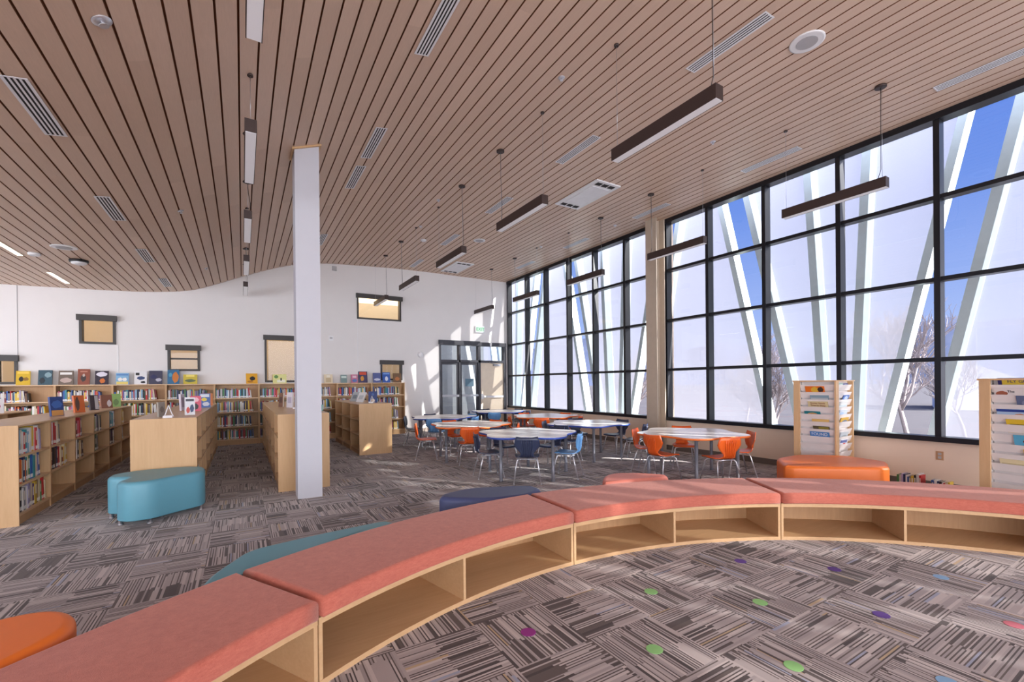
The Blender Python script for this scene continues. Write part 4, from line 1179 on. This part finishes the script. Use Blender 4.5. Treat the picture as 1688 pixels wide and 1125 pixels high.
rb1(1, 4, .0, .25, .07, (206, 220, 236), [(.1, .6, .5, .8, (170, 196, 226), 'o')], 'pale blue picture book on the right face of the left spinner')
rb1(1, 5, .05, .25, .065, (216, 172, 60), [(.2, .9, .4, .75, (120, 130, 150), 'o')], 'mustard yellow picture book on the right face of the left spinner')
rb1(1, 7, .03, .26, .07, (186, 196, 204), [(.2, .9, .4, .7, (150, 160, 166), 'o')], 'grey picture book on the right face of the left spinner')
rb1(1, 8, .0, .26, .08, (226, 226, 232), [(.5, .8, .4, .6, (190, 60, 60), 'r'), (.1, .9, .65, .9, (90, 110, 170), 'r')], 'white picture book with red mark lowest on the left spinner')
rb2(0, 0, .03, .32, .075, (56, 52, 110), [(.1, .98, .55, .92, (222, 196, 70), 'r')], 'purple book with yellow title in the right spinner, top pocket', text='FLY GUY', tcol=(56, 52, 110), tsz=.045)
rb2(0, 1, -.03, .26, .075, (230, 224, 222), [(.05, .4, .45, .8, (170, 100, 76), 'o'), (.02, .2, .4, .55, BL, 'o')], 'white picture book with brown animal in the right spinner', text='The', tcol=(40, 40, 50), tsz=.035)
rb2(0, 2, .10, .18, .10, (96, 110, 142), [(.2, .8, .4, .8, (130, 140, 170), 'o')], 'slate blue book in the right spinner')
rb2(0, 3, .02, .32, .06, (176, 204, 232), [(.0, .7, .82, 1.0, (40, 70, 150), 'r'), (.4, .65, .45, .7, (210, 150, 110), 'o')], 'light blue picture book with dark blue band in the right spinner')
rb2(0, 4, .06, .26, .06, (230, 196, 60), [(.1, .9, .5, .65, (120, 100, 40), 'r')], 'yellow picture book in the right spinner')
rb2(0, 6, .10, .22, .11, (92, 176, 212), [(.3, .9, .5, .85, (120, 50, 40), 'o')], 'sky blue picture book with red brown creature in the right spinner')
rb2(0, 7, .13, .14, .07, (236, 196, 44), [], 'bright yellow book low in the right spinner')
rb2(0, 8, .03, .30, .055, (232, 220, 180), [(.05, .95, .5, .7, (200, 186, 140), 'r')], 'cream book lowest in the right spinner')

# ================================================================== ceiling fittings
def on_ceiling(x, y, dz=0.0): return (x, y, ceil_z(x) - dz)
def vent_master():
    t = thing('ceiling_vent', (0, 0, 0))
    hw, hl = .078, .46
    o = MB()
    o.box(-hw, hw, -hl, -hl + .014, -.006, -.003); o.box(-hw, hw, hl - .014, hl, -.006, -.003)
    sl = [-.048, -.016, .016, .048]
    edges = [-hw] + [v for s_ in sl for v in (s_ - .0085, s_ + .0085)] + [hw]
    for k in range(0, 10, 2): o.box(edges[k], edges[k + 1], -hl + .014, hl - .014, -.006, -.003)
    o.build('vent_frame', M['vent'], t)
    o = MB(); o.box(-hw + .01, hw - .01, -hl + .014, hl - .014, -.0028, .004); o.build('vent_slot', M['slot'], t)
    return t
VM = vent_master(); vf = True
VN = {-1.45: 'left row', 1.62: 'row by the white column', 4.47: 'row above the tables', 7.40: 'row next to the windows'}
for x, ys in ((-1.45, [2.8, 5.25, 7.72, 10.17, 12.58]), (1.62, [3.98, 6.42, 7.62, 11.28]), (4.47, [2.89, 5.39, 7.86, 10.34, 12.82]), (7.40, [1.56, 4.05, 6.53, 9.0, 11.4])):
    for k, y in enumerate(ys):
        t = VM if vf else copy_tree(VM); vf = False
        t.location = on_ceiling(x, y, .004); t.rotation_euler = (0, -ceil_slope(x), 0)
        tag(t, f'white slotted ceiling vent, {ORD[k]} from the camera in the {VN[x]}', 'vent', 'slotted ceiling vents')
def round_fit(name, x, y, prof, mat, label, cat, mats2=None):
    t = thing(name, on_ceiling(x, y, .001), 0, label, cat); t.rotation_euler = (0, -ceil_slope(x), 0)
    o = MB(); o.lathe(prof, 28); o.build('rim', mat, t)
    if mats2:
        o = MB(); o.lathe([(mats2[1], -.016), (mats2[1], -.0125), (.001, -.0125)][:2], 28); o.build('grille', mats2[0], t)
    return t
round_fit('ceiling_speaker', 5.19, 2.44, [(.165, .0), (.165, -.008), (.15, -.012)], M['white_plastic'], 'large round white speaker in the ceiling above the bench', 'speaker', (M['grey_plastic'], .10))
round_fit('ceiling_speaker', -2.43, 9.85, [(.165, 0), (.165, -.008), (.15, -.012)], M['white_plastic'], 'round white speaker in the ceiling at far left', 'speaker', (M['grey_plastic'], .10))
round_fit('ceiling_speaker', 5.15, 10.05, [(.15, 0), (.15, -.008), (.135, -.012)], M['white_plastic'], 'round white speaker in the ceiling over the far tables', 'speaker', (M['grey_plastic'], .10))
t = round_fit('dome_camera', -2.46, 10.74, [(.13, 0), (.13, -.035), (.12, -.04)], M['black_plastic'], 'black ceiling puck with white dome at far left', 'camera')
o = MB(); o.lathe([(.11, -.04), (.10, -.065), (.06, -.08)], 24); o.build('dome', M['white_plastic'], t)
t = round_fit('smoke_detector', -2.94, 10.45, [(.08, 0), (.08, -.03), (.06, -.045)], M['white_plastic'], 'white smoke detector on the ceiling beside the lit strip', 'detector')
t = round_fit('smoke_detector', 3.88, 10.6, [(.07, 0), (.07, -.03), (.05, -.045)], M['white_plastic'], 'white smoke detector on the ceiling above the far tables', 'detector')
SPK = [(-.80, 4.06, 'nearest at upper left'), (3.22, 4.15, 'between the middle and right lamp rows'), (-.74, 7.97, 'left of the white column'), (6.10, 4.18, 'above the front of the window row'), (3.28, 8.12, 'above the middle lamp row'), (-.65, 11.74, 'farthest on the left slope'), (7.35, 7.53, 'near the steel column'), (3.48, 9.69, 'far in the middle lamp row'), (6.78, 9.68, 'far in the window lamp row')]
for k, (x, y, lb) in enumerate(SPK):
    r_ = 1.5 if k == 0 else 1
    t = thing('sprinkler_head', on_ceiling(x, y, .001), 0, 'small chrome sprinkler head in the ceiling, ' + lb, 'sprinkler', 'ceiling sprinklers'); t.rotation_euler = (0, -ceil_slope(x), 0)
    o = MB(); o.lathe([(.04 * r_, 0), (.04 * r_, -.004), (.02 * r_, -.008)], 16); o.build('escutcheon', M['chrome'], t)
    o = MB(); o.lathe([(.010 * r_, -.008), (.010 * r_, -.03), (.02 * r_, -.031), (.02 * r_, -.034)], 12); o.build('deflector', M['chrome'], t)
def cassette(x, y, label):
    t = thing('ceiling_cassette', on_ceiling(x, y, .002), 0, label, 'air conditioner', 'ceiling air conditioner cassettes')
    o = MB(); o.box(-.29, .29, -.62, .62, -.022, 0); o.build('panel', M['white_plastic'], t)
    o = MB(); o.box(-.20, .20, -.40, .40, -.030, -.022); o.build('filter_cover', M['vent'], t)
    for s_ in (-1, 1):
        o = MB()
        for q in (-.15, 0, .15): o.box(q - .06, q + .06, *sorted((s_ * .46, s_ * .56)), -.025, -.022)
        o.build('outlet_grille', M['slot'], t)
cassette(5.70, 6.60, 'white ceiling cassette unit near the middle of the room')
cassette(5.72, 12.70, 'white ceiling cassette unit near the back wall')
for y, ln, lb in ((10.2, 1.0, 'nearer'), (12.55, 1.05, 'farther')):
    t = thing('recessed_light', on_ceiling(-3.18, y, .001), 0, f'lit recessed strip light at far left, the {lb} one', 'ceiling light', 'lit recessed strip lights')
    o = MB(); o.box(-.045, .045, -ln / 2, ln / 2, -.006, 0); o.build('trim_frame', M['white_plastic'], t)
    o = MB(); o.box(-.035, .035, -ln / 2 + .01, ln / 2 - .01, -.009, -.006); o.build('lens', M['lit'], t)

# pendant lamps in three rows
LB, LTOP, LL = 3.85, 3.975, 1.22
ROWS = [(.09, 'left row over the aisle'), (3.42, 'middle row'), (6.74, 'row by the windows')]
for ri, (x, rn_) in enumerate(ROWS):
    for k in range(5):
        y0 = 2.28 + 2.5 * k
        yc = y0 + LL / 2
        zc_ = ceil_z(x)
        t = thing('pendant_lamp', (x, yc, LB), 0, f'dark bronze linear pendant lamp, {ORD[k]} from the camera in the {rn_}', 'pendant lamp', 'linear pendant lamps')
        o = MB(); o.box(-.05, .05, -LL/2, LL/2, .004, LTOP - LB); o.box(-.05, -.044, -LL/2, LL/2, 0, .004); o.box(.044, .05, -LL/2, LL/2, 0, .004); o.build('housing', M['bronze'], t)
        o = MB(); o.box(-.044, .044, -LL/2 + .004, LL/2 - .004, .0008, .004); o.build('diffuser', M['diffuser'], t)
        hz = zc_ - LB
        ye, yf_ = (-LL/2 + .06, LL/2 - .04) if k % 2 == 0 else (LL/2 - .06, -LL/2 + .04)
        o = MB(); o.lathe([(.06, hz - .004), (.06, hz - .026), (.05, hz - .03)], 20, (0, ye, 0)); o.build('canopy', M['bronze'], t)
        dx_ = .03
        o = MB(); o.tube([(0, ye, hz - .02), (dx_ * .3, ye + .006, hz * .6 + .05), (dx_, ye + .015, .25), (dx_ * .9, ye + .05, LTOP - LB)], .0036, 6); o.build('power_cord', M['black_plastic'], t)
        o = MB(); o.lathe([(.025, hz - .002), (.025, hz - .02)], 12, (0, yf_, 0)); o.build('wire_anchor', M['bronze'], t)
        for yy in (yf_, ye - .01):
            o = MB(); o.tube([(0, yy, hz - .01), (0, yy, LTOP - LB)], .0018, 5); o.build('suspension_wire', M['steel'], t)
